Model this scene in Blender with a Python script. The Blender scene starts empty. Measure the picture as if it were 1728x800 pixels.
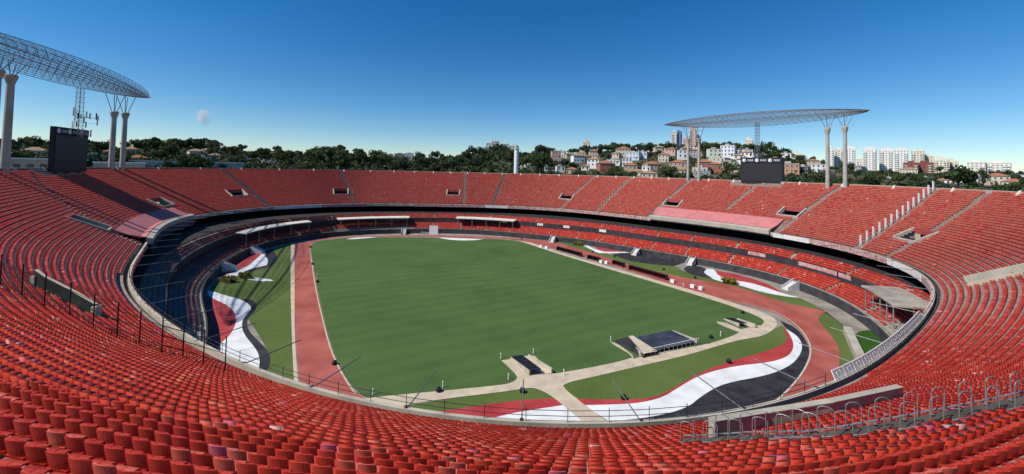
import bpy, math, random
import numpy as np
from mathutils import Vector, Matrix
random.seed(7)
rng = np.random.default_rng(11)
R = math.radians
scene = bpy.context.scene
col = scene.collection

# ------------------------------------------------------------------ camera, sky, sun, exposure
cam_d = bpy.data.cameras.new('camera'); cam = bpy.data.objects.new('camera', cam_d); col.objects.link(cam)
cam_d.sensor_width = 36; cam_d.lens = 13.75; cam_d.shift_y = -138 / 1728
cam_d.clip_start = 0.1; cam_d.clip_end = 12000
cam.matrix_world = Matrix.Translation((0, 0, 30)) @ Matrix.Rotation(R(92.0), 4, 'X') @ Matrix.Rotation(R(1.3), 4, 'Z')
scene.camera = cam
SUN_EL, SUN_AZ = 47.0, (-0.935, -0.355)
world = bpy.data.worlds.new('World'); scene.world = world; world.use_nodes = True
wn = world.node_tree; bg = wn.nodes['Background']
sky = wn.nodes.new('ShaderNodeTexSky'); sky.sky_type = 'NISHITA'; sky.sun_disc = False
sky.sun_elevation = R(SUN_EL); sky.sun_rotation = math.atan2(SUN_AZ[0], SUN_AZ[1])
sky.altitude = 700; sky.air_density = 1.0; sky.dust_density = 0.0; sky.ozone_density = 4.5
hs = wn.nodes.new('ShaderNodeHueSaturation'); hs.inputs['Saturation'].default_value = 1.34; hs.inputs['Value'].default_value = 1.0
wn.links.new(sky.outputs[0], hs.inputs['Color']); wn.links.new(hs.outputs[0], bg.inputs[0]); bg.inputs[1].default_value = 0.095
sd = bpy.data.lights.new('sun', 'SUN'); sun = bpy.data.objects.new('sun', sd); col.objects.link(sun)
sd.energy = 4.4; sd.angle = R(0.5); sd.color = (1, .95, .88)
sv = Vector((SUN_AZ[0] * math.cos(R(SUN_EL)), SUN_AZ[1] * math.cos(R(SUN_EL)), math.sin(R(SUN_EL))))
sun.rotation_euler = sv.to_track_quat('Z', 'Y').to_euler(); sun.location = (0, 0, 200)
scene.view_settings.view_transform = 'Standard'; scene.view_settings.look = 'None'
scene.view_settings.exposure = 0.22; scene.view_settings.gamma = 1
scene.cycles.max_bounces = 5; scene.cycles.diffuse_bounces = 2; scene.cycles.volume_bounces = 4; scene.cycles.transparent_max_bounces = 6
scene.cycles.use_denoising = True

# ------------------------------------------------------------------ surveyed plan data, metres
D = {}
D['CO'] = [88.5698, 1.5595, 7.1992, 5.2593, -10.2819, 1.3545, 3.9749, 1.2753, -2.5201, 2.0561, 0.1935, -0.1257, -0.522]
D['COB'] = [72.8632, 2.2683, -2.0551, 3.418, -11.213, 1.3197, 1.7347, 0.2517, -1.7197, 0.7243, 0.2064, 0.2916, 0.1354, 0.8885, -0.4773]
D['lawn'] = [[-71.8, 142.02], [-74.96, 149.48], [-75.04, 155.6], [-71.75, 158.62], [-64.21, 163.67], [-52.61, 165.88], [-35.47, 167.38], [-15.29, 167.12], [-2.7, 166.62], [3.77, 164.02], [16.2, 142.37], [29.65, 121.69], [40.6, 105.83], [48.63, 93.21], [51.09, 88.29], [52.56, 84.49], [52.7, 81.56], [51.21, 79.63], [48.29, 78.0], [44.96, 76.68], [43.81, 79.81], [42.17, 80.33], [41.8, 79.39], [42.68, 77.11], [43.78, 75.24], [42.19, 73.84], [35.86, 70.06], [29.61, 67.71], [23.85, 65.72], [20.2, 63.74], [20.48, 64.95], [20.06, 66.17], [19.01, 69.21], [18.04, 69.86], [18.3, 68.48], [19.94, 65.74], [20.13, 64.13], [17.1, 62.45], [13.04, 60.8], [8.28, 59.03], [6.92, 58.63], [6.14, 59.62], [4.35, 63.98], [2.83, 63.91], [0.54, 62.82], [-0.94, 62.18], [0.37, 59.88], [1.42, 57.9], [1.4, 56.78], [0.72, 55.98], [-0.43, 55.34], [-8.58, 53.56], [-15.09, 52.21], [-17.09, 51.73], [-18.1, 51.56], [-19.49, 52.58], [-21.57, 54.76], [-24.24, 58.28], [-27.72, 63.45], [-31.59, 69.9], [-37.25, 79.68], [-45.63, 94.41], [-57.54, 115.97]]
D['track'] = [[-77.35, 152.81], [-76.34, 160.72], [-65.57, 167.07], [-41.77, 172.48], [-21.15, 173.7], [-2.8, 171.6], [9.93, 168.2], [18.64, 164.5], [28.6, 146.76], [36.35, 130.79], [43.25, 119.38], [50.82, 112.32], [58.46, 107.75], [61.59, 103.25], [64.57, 93.04], [67.95, 90.49], [70.28, 87.67], [66.88, 85.02], [64.2, 82.24], [61.64, 76.49], [59.41, 71.74], [55.68, 66.41], [49.88, 60.15], [44.43, 55.39], [39.34, 51.44], [25.73, 44.97], [29.95, 49.54], [34.47, 52.15], [40.43, 56.71], [46.28, 61.92], [51.61, 67.7], [54.89, 72.98], [57.46, 79.39], [58.19, 85.51], [57.04, 88.29], [51.48, 93.81], [45.84, 101.59], [36.13, 120.14], [19.65, 145.79], [4.81, 166.18], [-2.73, 168.01], [-15.42, 168.53], [-35.77, 168.79], [-53.06, 167.26], [-64.75, 165.01], [-72.33, 159.88], [-75.64, 156.82], [-75.75, 150.57], [-72.0, 142.0], [-57.7, 115.95], [-45.76, 94.4], [-37.36, 79.67], [-31.7, 69.9], [-27.72, 63.25], [-24.25, 58.11], [-21.53, 54.47], [-19.46, 52.31], [-15.69, 49.41], [-10.39, 45.74], [-13.3, 42.36], [-23.62, 45.8], [-26.7, 51.76], [-30.87, 58.84], [-38.07, 71.05], [-53.61, 98.59], [-81.08, 148.75]]
D['trackline'] = [[[29.81, 49.3], [34.45, 51.89], [40.49, 56.56], [46.47, 61.93], [51.82, 67.71], [55.31, 73.25], [57.94, 79.72], [58.57, 85.88], [57.29, 88.68], [51.72, 94.25]], [[-19.77, 52.29], [-21.81, 54.75], [-24.57, 58.43], [-27.99, 63.43], [-31.9, 69.89], [-37.59, 79.66], [-46.04, 94.38], [-57.87, 115.94], [-71.18, 140.0]]]
D['leftstrip'] = [[-82.55, 148.57], [-81.29, 148.72], [-53.47, 98.6], [-38.17, 71.05], [-31.04, 58.83], [-25.88, 50.25], [-23.63, 46.32], [-24.23, 46.3], [-27.45, 51.73], [-38.69, 71.02], [-54.46, 98.52]]
D['leftgrass'] = [[-82.55, 148.57], [-83.2, 141.79], [-82.1, 133.87], [-76.83, 117.75], [-73.46, 103.36], [-72.31, 97.15], [-70.91, 93.46], [-66.71, 89.42], [-56.02, 81.83], [-49.58, 75.87], [-42.5, 68.36], [-37.16, 62.21], [-34.53, 57.0], [-33.9, 53.96], [-30.0, 48.88], [-24.23, 46.3], [-27.45, 51.73], [-38.69, 71.02], [-54.46, 98.52]]
D['whiteL'] = [[-70.84, 93.02], [-67.99, 91.45], [-62.96, 88.86], [-59.09, 87.13], [-55.28, 84.36], [-52.87, 81.68], [-51.96, 79.42], [-51.43, 77.25], [-49.93, 74.41], [-47.5, 71.05], [-44.86, 68.24], [-41.67, 65.25], [-39.36, 62.89], [-37.19, 59.96], [-35.81, 57.27], [-34.68, 54.66], [-30.76, 50.06], [-32.0, 50.26], [-37.41, 55.3], [-40.64, 58.06], [-43.32, 60.4], [-45.56, 62.79], [-47.04, 64.77], [-47.79, 66.7], [-48.27, 69.01], [-49.9, 72.49], [-51.86, 75.73], [-54.91, 79.56], [-58.75, 83.05], [-62.86, 85.71], [-67.12, 88.57]]
D['redL'] = [[-68.0, 88.51], [-67.12, 88.57], [-62.86, 85.71], [-58.75, 83.05], [-54.91, 79.56], [-51.86, 75.73], [-49.9, 72.49], [-48.27, 69.01], [-47.79, 66.7], [-47.04, 64.77], [-45.56, 62.79], [-43.32, 60.4], [-40.64, 58.06], [-37.41, 55.3], [-39.0, 55.24], [-44.27, 60.0], [-48.9, 64.68], [-53.83, 70.19], [-60.42, 78.26]]
D['blackL'] = [[-59.09, 87.13], [-56.6, 87.3], [-53.13, 83.77], [-51.44, 80.43], [-50.74, 77.6], [-49.07, 74.46], [-46.48, 71.1], [-42.99, 67.87], [-39.84, 65.13], [-37.39, 62.59], [-35.72, 60.03], [-34.76, 57.65], [-34.21, 55.44], [-31.7, 51.3], [-33.15, 52.58], [-35.81, 57.27], [-37.19, 59.96], [-39.36, 62.89], [-41.67, 65.25], [-44.86, 68.24], [-47.5, 71.05], [-49.93, 74.41], [-51.43, 77.25], [-51.96, 79.42], [-52.87, 81.68], [-55.28, 84.36]]
D['redU'] = [[-86.74, 139.3], [-86.01, 131.58], [-83.61, 122.43], [-81.83, 115.14], [-78.63, 107.59], [-75.84, 102.61], [-75.6, 109.72], [-76.63, 115.62], [-79.93, 124.4], [-82.12, 131.99]]
D['whiteU'] = [[-83.04, 132.82], [-79.58, 124.44], [-75.86, 114.99], [-75.19, 109.12], [-75.45, 102.09], [-73.81, 102.77], [-72.02, 104.61], [-73.33, 109.28], [-72.96, 113.21], [-71.38, 116.11], [-74.37, 121.76], [-77.92, 126.26]]
D['blackU'] = [[-83.41, 134.68], [-83.4, 138.64], [-76.85, 129.83], [-71.77, 122.01], [-69.57, 114.87], [-71.41, 111.36], [-71.06, 106.43], [-73.33, 109.28], [-72.96, 113.21], [-71.38, 116.11], [-74.37, 121.76], [-77.92, 126.26]]
D['path'] = [[3.79, 164.69], [9.52, 160.79], [16.54, 145.46], [30.37, 124.7], [41.68, 108.67], [50.24, 96.31], [52.69, 91.06], [55.59, 86.05], [55.72, 83.35], [54.74, 80.44], [52.37, 77.65], [47.73, 73.87], [43.75, 72.4], [40.61, 71.26], [30.07, 65.61], [21.47, 61.9], [11.97, 57.71], [8.95, 56.48], [7.82, 55.52], [8.07, 54.37], [9.38, 52.1], [10.78, 49.9], [13.28, 46.14], [14.34, 43.68], [11.41, 43.58], [10.39, 46.04], [8.76, 48.44], [6.91, 51.49], [5.56, 53.43], [4.05, 54.64], [2.68, 54.73], [0.72, 53.93], [-8.25, 51.68], [-12.28, 50.39], [-13.58, 49.73], [-15.0, 49.55], [-18.2, 51.43], [-17.09, 51.73], [-15.09, 52.21], [-8.58, 53.56], [-0.43, 55.34], [0.72, 55.98], [1.4, 56.78], [1.42, 57.9], [0.37, 59.88], [-0.94, 62.18], [0.54, 62.82], [2.83, 63.91], [4.35, 63.98], [6.14, 59.62], [6.92, 58.63], [8.28, 59.03], [13.04, 60.8], [17.1, 62.45], [20.13, 64.13], [19.94, 65.74], [18.3, 68.48], [18.04, 69.86], [19.01, 69.21], [21.0, 69.31], [26.09, 71.97], [33.95, 70.44], [35.2, 69.8], [42.19, 73.84], [43.78, 75.24], [42.68, 77.11], [41.8, 79.39], [42.17, 80.33], [45.04, 82.06], [50.25, 78.69], [52.7, 81.56], [52.56, 84.49], [48.63, 93.21], [40.6, 105.83], [29.65, 121.69], [16.2, 142.37]]
D['greenD'] = [[7.82, 55.52], [8.95, 56.48], [11.97, 57.71], [21.47, 61.9], [30.07, 65.61], [40.61, 71.26], [43.75, 72.4], [47.73, 73.87], [52.37, 77.65], [54.75, 79.24], [51.2, 72.54], [48.52, 70.24], [43.48, 67.3], [34.74, 63.26], [29.27, 60.11], [24.26, 56.35], [19.94, 53.04], [15.25, 52.33], [9.45, 52.5], [8.07, 54.37]]
D['greenW'] = [[-13.58, 49.73], [-8.25, 51.68], [0.72, 53.93], [2.68, 54.73], [4.05, 54.64], [5.56, 53.43], [6.26, 52.51], [0.72, 51.77], [-7.82, 49.22], [-11.13, 48.75], [-12.66, 49.05]]
D['redD'] = [[54.95, 80.76], [54.75, 79.24], [51.2, 72.54], [48.52, 70.24], [43.48, 67.3], [34.74, 63.26], [29.27, 60.11], [24.26, 56.35], [19.99, 53.17], [15.28, 52.46], [9.14, 52.49], [10.12, 51.1], [16.8, 51.61], [20.87, 53.21], [24.0, 55.74], [28.93, 59.42], [35.44, 62.17], [41.64, 63.57], [44.83, 64.89], [47.69, 66.87], [50.52, 70.1], [52.7, 73.88], [54.22, 77.47]]
D['redW'] = [[-12.66, 49.05], [-11.13, 48.75], [-7.82, 49.22], [0.72, 51.77], [6.26, 52.51], [7.23, 51.0], [0.72, 49.18], [-3.07, 47.36], [-8.66, 47.27], [-10.91, 47.85]]
D['whiteD'] = [[54.22, 77.47], [52.7, 73.88], [50.52, 70.1], [47.69, 66.87], [44.83, 64.89], [41.64, 63.57], [35.44, 62.17], [28.93, 59.42], [24.0, 55.74], [20.87, 53.21], [16.8, 51.61], [10.12, 51.1], [10.78, 49.9], [12.43, 47.9], [18.15, 49.0], [23.1, 50.97], [26.16, 53.69], [30.94, 57.08], [38.98, 59.52], [44.76, 62.77], [48.76, 66.29], [52.15, 70.19], [54.16, 74.22]]
D['whiteW'] = [[7.23, 51.0], [0.72, 49.18], [-3.07, 47.36], [-8.66, 47.27], [-10.51, 46.25], [-7.33, 43.9], [10.32, 44.47], [10.39, 46.04], [8.76, 48.44]]
D['blackD'] = [[56.0, 81.76], [56.8, 78.48], [54.58, 72.71], [51.51, 67.69], [46.56, 62.3], [40.74, 57.03], [34.55, 52.28], [29.95, 49.54], [25.73, 44.97], [14.66, 43.69], [13.49, 46.14], [12.43, 47.9], [18.15, 49.0], [23.1, 50.97], [26.16, 53.69], [30.94, 57.08], [38.98, 59.52], [44.76, 62.77], [48.76, 66.29], [52.15, 70.19], [54.16, 74.22], [54.22, 77.47]]
D['blackW'] = [[-15.81, 49.76], [-14.24, 49.46], [-10.91, 47.85], [-8.27, 47.07], [-6.93, 45.36], [-10.46, 46.05], [-13.33, 47.65]]
D['blackP'] = [[5.88, 45.89], [8.39, 46.69], [9.64, 47.05], [10.09, 46.54], [10.32, 44.47], [5.04, 44.3]]
D['greenR'] = [[16.27, 168.3], [24.89, 166.61], [31.77, 148.16], [36.36, 142.5], [40.43, 134.58], [52.95, 126.77], [53.49, 118.24], [58.21, 112.92], [63.04, 106.47], [66.55, 100.67], [69.68, 97.65], [71.3, 96.88], [71.04, 91.86], [68.26, 81.22], [66.32, 76.74], [57.2, 64.67], [51.33, 59.05], [44.07, 54.95], [49.88, 60.15], [55.68, 66.41], [59.41, 71.74], [61.64, 76.49], [64.2, 82.24], [66.88, 85.02], [70.28, 87.67], [67.95, 90.49], [64.57, 93.04], [61.59, 103.25], [58.46, 107.75], [50.82, 112.32], [43.25, 119.38], [36.35, 130.79], [28.6, 146.76], [18.64, 164.5]]
D['blackR1'] = [[36.84, 143.54], [43.76, 145.79], [52.31, 145.17], [57.69, 137.16], [58.74, 132.09], [52.95, 126.77], [46.34, 128.49], [39.28, 132.75]]
D['blackR2'] = [[54.04, 123.14], [57.32, 127.16], [60.07, 128.98], [61.35, 126.01], [61.59, 123.09], [58.46, 119.33], [58.21, 112.92], [55.07, 114.5], [53.49, 118.24]]
D['whiteR1'] = [[28.52, 164.38], [30.55, 163.32], [32.24, 150.37], [35.6, 146.47], [50.45, 148.06], [49.72, 145.91], [38.84, 143.75], [32.42, 144.08], [30.85, 149.13]]
D['redR1'] = [[33.99, 158.68], [39.7, 155.75], [45.57, 151.84], [50.45, 148.06], [35.6, 146.47], [33.16, 150.48]]
D['whiteR2'] = [[58.09, 119.3], [59.88, 122.22], [62.16, 124.23], [63.53, 123.62], [63.53, 121.84], [61.17, 115.64], [63.54, 110.97], [66.3, 110.04], [68.36, 105.81], [69.08, 100.85], [71.33, 97.32], [69.34, 97.19], [64.18, 100.97], [62.71, 105.91], [58.7, 110.01], [57.44, 114.08]]
D['redR2'] = [[63.53, 121.84], [66.74, 120.04], [68.99, 115.65], [70.96, 109.83], [70.49, 102.9], [69.08, 100.85], [68.36, 105.81], [66.3, 110.04], [63.54, 110.97], [61.17, 115.64]]
D['turf'] = [[66.67, 76.49], [70.62, 77.81], [71.79, 76.22], [70.48, 73.79], [66.59, 69.31], [64.09, 67.02], [61.12, 65.25], [57.04, 64.28], [60.65, 69.02]]
D['whiteF'] = [[[-66.31, 159.3], [-64.21, 163.67], [-55.24, 166.25], [-62.66, 159.76]], [[-30.55, 168.02], [-20.32, 167.19], [-11.45, 166.21], [-14.89, 163.05], [-22.13, 162.16], [-28.81, 165.41]]]
D['aisles'] = [[151.12, 148.73, 27.0, 1.0], [132.88, 130.02, 27.0, 1.0], [100.17, 99.08, 27.0, 1.0], [87.69, 89.54, 27.0, 1.0], [62.2, 66.46, 27.0, 1.0], [51.24, 54.04, 27.0, 1.0], [33.12, 37.6, 27.0, 1.0], [18.13, 20.4, 27.0, 10.2], [6.76, 8.72, 27.0, 1.0], [357.36, 354.99, 27.0, 1.0], [352.88, 349.27, 27.0, 1.0], [179.5, 191.6, 25.2, 10.7]]
D['fence'] = [[248.4, 13.3], [250.4, 12.3], [251.8, 11.2], [253.5, 10.1], [256.4, 9.7], [257.9, 8.9], [259.1, 8.1], [260.6, 7.6], [260.9, 6.3], [261.7, 5.4], [262.9, 4.8]]
D['wall'] = [[282.5, 11.2], [284.6, 10.3], [286.9, 10.6], [291.5, 9.0]]
D['strip'] = [[281.8, 10.8], [282.3, 11.7], [283.3, 13.2], [283.8, 15.2], [284.7, 16.3], [285.7, 17.2], [287.1, 18.2], [287.7, 18.2]]
D['panelL'] = [[242.9, 10.2], [244.3, 9.7], [246.7, 8.2], [250.0, 7.1]]
D['bulgeL'] = [[200.3, 4.2], [204.0, 1.4], [168.1, 0.5], [167.1, 0.0]]
D['bulgeR'] = [[36.5, 5.7], [34.3, 9.4], [9.1, 7.2], [9.8, 3.1]]
D['vom'] = [[132.9, 9.5], [103.0, 9.3], [66.7, 9.6], [33.7, 10.3], [9.7, 10.9], [351.2, 8.5], [331.4, 6.8], [152.4, 9.9], [167.8, 8.7], [196.4, 8.6]]
HOUSES = [[-287.7, 228.0, 7.6, 4.1, 'hip', 'cream', 'tan'], [-297.6, 244.0, 11.1, 4.8, 'hip', 'cream', 'tan'], [-291.5, 224.0, 7.5, 3.4, 'hip', 'cream', 'tan'], [-306.2, 284.0, 6.9, 4.3, 'hip', 'brick', 'terracotta'], [-253.4, 238.0, 9.4, 5.0, 'flat', 'cream', 'none'], [-281.7, 274.0, 5.8, 4.2, 'hip', 'cream', 'terracotta'], [-246.7, 258.0, 8.6, 3.5, 'hip', 'brick', 'terracotta'], [-280.9, 288.0, 8.7, 4.4, 'hip', 'tan', 'terracotta'], [-237.8, 294.0, 8.9, 4.0, 'hip', 'cream', 'tan'], [-240.4, 310.0, 8.5, 3.8, 'hip', 'cream', 'tan'], [-221.9, 292.0, 7.1, 3.5, 'hip', 'tan', 'tan'], [-213.2, 270.0, 9.0, 3.3, 'flat', 'cream', 'none'], [-207.8, 306.0, 4.2, 4.2, 'flat', 'white', 'none'], [-202.0, 312.0, 3.8, 3.8, 'flat', 'cream', 'none'], [-193.4, 306.0, 3.2, 3.2, 'flat', 'cream', 'none'], [-187.1, 304.0, 3.7, 3.2, 'flat', 'white', 'none'], [-183.4, 304.0, 2.8, 3.0, 'flat', 'white', 'none'], [13.9, 310.0, 7.5, 4.2, 'flat', 'cream', 'none'], [7.7, 306.0, 4.6, 3.2, 'flat', 'tan', 'none'], [28.0, 310.0, 3.8, 3.8, 'flat', 'white', 'none'], [38.6, 312.0, 6.6, 4.3, 'flat', 'white', 'none'], [42.7, 380.0, 9.2, 8.1, 'flat', 'pink', 'none'], [58.3, 400.0, 7.3, 4.8, 'hip', 'cream', 'tan'], [83.1, 394.0, 10.7, 6.0, 'hip', 'cream', 'terracotta'], [71.9, 402.0, 8.5, 4.9, 'hip', 'cream', 'tan'], [71.0, 336.0, 10.2, 7.1, 'hip', 'white', 'tan'], [70.8, 370.0, 7.8, 4.5, 'hip', 'tan', 'terracotta'], [76.8, 320.0, 12.6, 5.8, 'hip', 'brick', 'terracotta'], [88.8, 342.0, 11.4, 4.1, 'flat', 'white', 'none'], [107.7, 378.0, 13.7, 6.9, 'hip', 'cream', 'terracotta'], [99.8, 374.0, 6.8, 5.1, 'hip', 'cream', 'tan'], [111.9, 358.0, 11.9, 6.0, 'flat', 'blue', 'none'], [97.2, 330.0, 8.0, 6.0, 'flat', 'white', 'none'], [136.8, 430.0, 6.5, 3.9, 'flat', 'white', 'none'], [120.0, 358.0, 7.6, 4.9, 'flat', 'blue', 'none'], [92.9, 306.0, 10.2, 4.2, 'hip', 'tan', 'terracotta'], [101.1, 292.0, 6.2, 4.0, 'flat', 'white', 'none'], [107.4, 300.0, 11.8, 3.6, 'hip', 'tan', 'terracotta'], [148.9, 396.0, 9.6, 4.8, 'hip', 'cream', 'tan'], [146.8, 360.0, 8.7, 5.5, 'hip', 'pink', 'terracotta'], [153.3, 386.0, 5.8, 4.7, 'flat', 'cream', 'none'], [143.6, 330.0, 7.0, 7.0, 'flat', 'white', 'none'], [156.0, 334.0, 8.1, 6.1, 'hip', 'grey', 'terracotta'], [171.9, 352.0, 7.5, 5.3, 'hip', 'pink', 'terracotta'], [164.4, 318.0, 9.6, 8.7, 'flat', 'lime', 'none'], [183.8, 332.0, 10.6, 10.6, 'flat', 'modern', 'none'], [217.0, 366.0, 8.9, 6.7, 'flat', 'blue', 'none'], [194.3, 322.0, 8.8, 5.9, 'hip', 'white', 'tan'], [142.5, 290.0, 11.4, 5.3, 'hip', 'brick', 'terracotta'], [143.6, 276.0, 8.4, 5.9, 'hip', 'brick', 'terracotta'], [158.8, 286.0, 9.5, 4.8, 'flat', 'lime', 'none'], [133.0, 274.0, 10.0, 3.7, 'flat', 'cream', 'none'], [158.7, 276.0, 3.3, 3.3, 'flat', 'white', 'none'], [127.9, 300.0, 11.8, 4.1, 'hip', 'tan', 'terracotta'], [160.8, 302.0, 9.2, 4.1, 'flat', 'cream', 'none'], [248.0, 354.0, 7.5, 5.9, 'flat', 'white', 'none'], [206.0, 306.0, 7.4, 3.7, 'hip', 'cream', 'tan'], [181.3, 256.0, 10.5, 8.5, 'flat', 'orange', 'none'], [191.0, 256.0, 7.0, 7.0, 'flat', 'dark', 'none'], [250.4, 320.0, 9.7, 6.8, 'flat', 'white', 'none'], [283.5, 368.0, 10.0, 5.0, 'hip', 'cream', 'terracotta'], [228.6, 284.0, 9.5, 5.2, 'flat', 'dark', 'none'], [432.8, 488.0, 6.7, 7.4, 'hip', 'grey', 'tan'], [311.4, 322.0, 4.9, 3.4, 'flat', 'white', 'none'], [525.4, 518.0, 17.3, 6.3, 'hip', 'cream', 'tan'], [362.9, 344.0, 8.3, 3.1, 'flat', 'grey', 'none'], [327.9, 294.0, 10.7, 3.1, 'hip', 'white', 'terracotta'], [334.1, 286.0, 10.4, 3.9, 'flat', 'white', 'none'], [415.6, 348.0, 7.4, 4.7, 'flat', 'blue', 'none'], [342.1, 276.0, 10.9, 6.7, 'hip', 'cream', 'terracotta'], [333.8, 274.0, 6.6, 4.2, 'flat', 'tan', 'none'], [339.2, 264.0, 10.4, 4.0, 'hip', 'cream', 'terracotta'], [498.7, 388.0, 8.2, 5.3, 'flat', 'white', 'none']]
TOWERS = [[487.6, 600.0, 11.8, 76.5, 'arch'], [509.6, 610.0, 11.1, 73.9, 'slab'], [518.6, 600.0, 15.5, 77.2, 'arch'], [558.6, 610.0, 18.5, 76.9, 'arch'], [593.2, 620.0, 17.8, 77.3, 'arch'], [597.7, 600.0, 18.2, 76.3, 'arch'], [664.7, 640.0, 15.5, 76.1, 'stepped'], [681.2, 640.0, 13.6, 68.7, 'stepped'], [530.6, 520.0, 14.2, 52.3, 'brown'], [548.0, 520.0, 17.3, 52.7, 'brown'], [579.5, 650.0, 9.8, 61.9, 'slab'], [614.7, 560.0, 17.0, 59.2, 'stepped'], [630.9, 560.0, 11.9, 57.0, 'stepped'], [570.6, 480.0, 14.5, 53.1, 'slab'], [583.7, 470.0, 21.4, 52.5, 'slab'], [628.4, 520.0, 9.5, 48.2, 'slab'], [-395.0, 1200.0, 21.8, 73.7, 'pink'], [-388.7, 1250.0, 15.2, 70.4, 'pink'], [-372.8, 1300.0, 35.5, 74.7, 'pink'], [-288.8, 1100.0, 23.3, 70.1, 'slab'], [-277.6, 1150.0, 15.7, 75.9, 'slab'], [-26.7, 470.0, 8.5, 62.1, 'slab'], [-20.5, 475.0, 8.6, 64.8, 'slab'], [-9.1, 480.0, 10.2, 62.5, 'slab'], [1.8, 480.0, 10.2, 59.9, 'slab'], [98.8, 520.0, 9.5, 70.1, 'stepped'], [265.1, 640.0, 8.7, 99.0, 'slab'], [272.8, 640.0, 9.7, 99.2, 'glass'], [267.6, 600.0, 9.1, 86.1, 'pink'], [286.9, 620.0, 10.3, 104.1, 'pink'], [295.3, 620.0, 7.5, 90.2, 'pink'], [406.7, 640.0, 8.7, 108.1, 'mast'], [339.7, 560.0, 10.2, 81.0, 'stepped'], [285.4, 560.0, 8.5, 74.7, 'slab'], [298.1, 560.0, 6.8, 74.9, 'pink'], [451.3, 620.0, 13.2, 65.6, 'stepped'], [462.5, 620.0, 9.4, 62.1, 'slab']]
SKY_TREES = [[-415.8, 318.4, 7.0], [-411.0, 319.2, 7.0], [-382.5, 303.4, 7.0], [-360.2, 291.0, 10.8], [-339.5, 278.0, 6.9], [-359.0, 299.1, 7.0], [-333.0, 307.7, 8.8], [-305.9, 285.8, 12.6], [-301.3, 287.2, 9.2], [-358.4, 347.7, 9.6], [-323.3, 328.1, 8.9], [-290.1, 301.8, 10.8], [-296.5, 314.4, 11.0], [-319.1, 348.4, 13.1], [-307.4, 343.6, 7.7], [-295.1, 340.2, 8.8], [-262.9, 311.7, 12.5], [-262.5, 318.1, 11.7], [-266.9, 333.8, 7.0], [-230.9, 300.8, 8.5], [-250.0, 340.3, 6.1], [-232.4, 325.8, 9.6], [-258.0, 371.1, 7.0], [-213.4, 321.7, 9.2], [-235.1, 371.3, 7.0], [-230.1, 386.4, 7.0], [-187.6, 331.9, 9.9], [-201.2, 370.9, 7.5], [-188.1, 361.9, 7.6], [-148.5, 298.7, 13.5], [-162.6, 338.5, 9.0], [-131.9, 287.2, 16.9], [-139.1, 318.7, 9.1], [-129.2, 314.5, 8.8], [-117.3, 299.8, 10.6], [-114.2, 307.5, 7.8], [-119.5, 342.6, 7.0], [-79.4, 333.2, 9.8], [-69.9, 321.8, 11.6], [-71.5, 359.4, 7.0], [-61.4, 342.3, 7.0], [-57.4, 366.2, 7.0], [-45.1, 336.9, 9.3], [-39.7, 356.7, 8.0], [-36.0, 407.2, 7.0], [-27.4, 397.5, 7.0], [-19.5, 409.4, 6.6], [-10.0, 378.8, 10.2], [-2.9, 354.2, 12.2], [5.4, 415.4, 7.0], [10.7, 344.0, 9.3], [20.4, 390.4, 6.4], [26.7, 363.2, 14.9], [38.1, 416.2, 7.0], [41.5, 382.8, 7.0], [75.1, 444.9, 7.0], [79.3, 414.0, 7.4], [87.4, 388.5, 12.9], [104.9, 429.1, 10.2], [110.7, 423.6, 12.6], [116.4, 423.5, 11.2], [118.3, 401.8, 11.5], [117.5, 379.5, 9.9], [134.1, 409.0, 9.5], [125.8, 363.6, 12.3], [147.7, 405.5, 8.9], [152.1, 397.7, 9.7], [149.1, 375.2, 11.8], [167.9, 403.8, 8.9], [169.7, 345.2, 13.5], [186.0, 354.4, 10.8], [211.7, 379.3, 11.9], [198.6, 348.3, 11.8], [217.4, 369.5, 11.5], [217.6, 360.6, 12.4], [237.4, 380.9, 9.6], [249.0, 380.2, 13.0], [244.1, 364.2, 10.2], [260.6, 376.9, 9.9], [240.0, 336.8, 6.2], [282.4, 384.0, 7.0], [312.1, 405.1, 11.3], [313.9, 395.1, 10.3], [415.5, 489.3, 13.0], [441.6, 509.2, 10.2], [597.1, 604.0, 8.2], [593.1, 541.8, 10.8], [613.2, 537.8, 10.4], [556.6, 479.8, 9.5], [588.4, 488.8, 13.3], [578.5, 456.3, 9.5], [592.2, 456.3, 10.0]]
def _interp(x, xs, ys):
    if x <= xs[0]: return ys[0]
    for i in range(1, len(xs)):
        if x <= xs[i]:
            f = (x - xs[i-1]) / (xs[i] - xs[i-1]); return ys[i-1] + f * (ys[i] - ys[i-1])
    return ys[-1]
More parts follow.
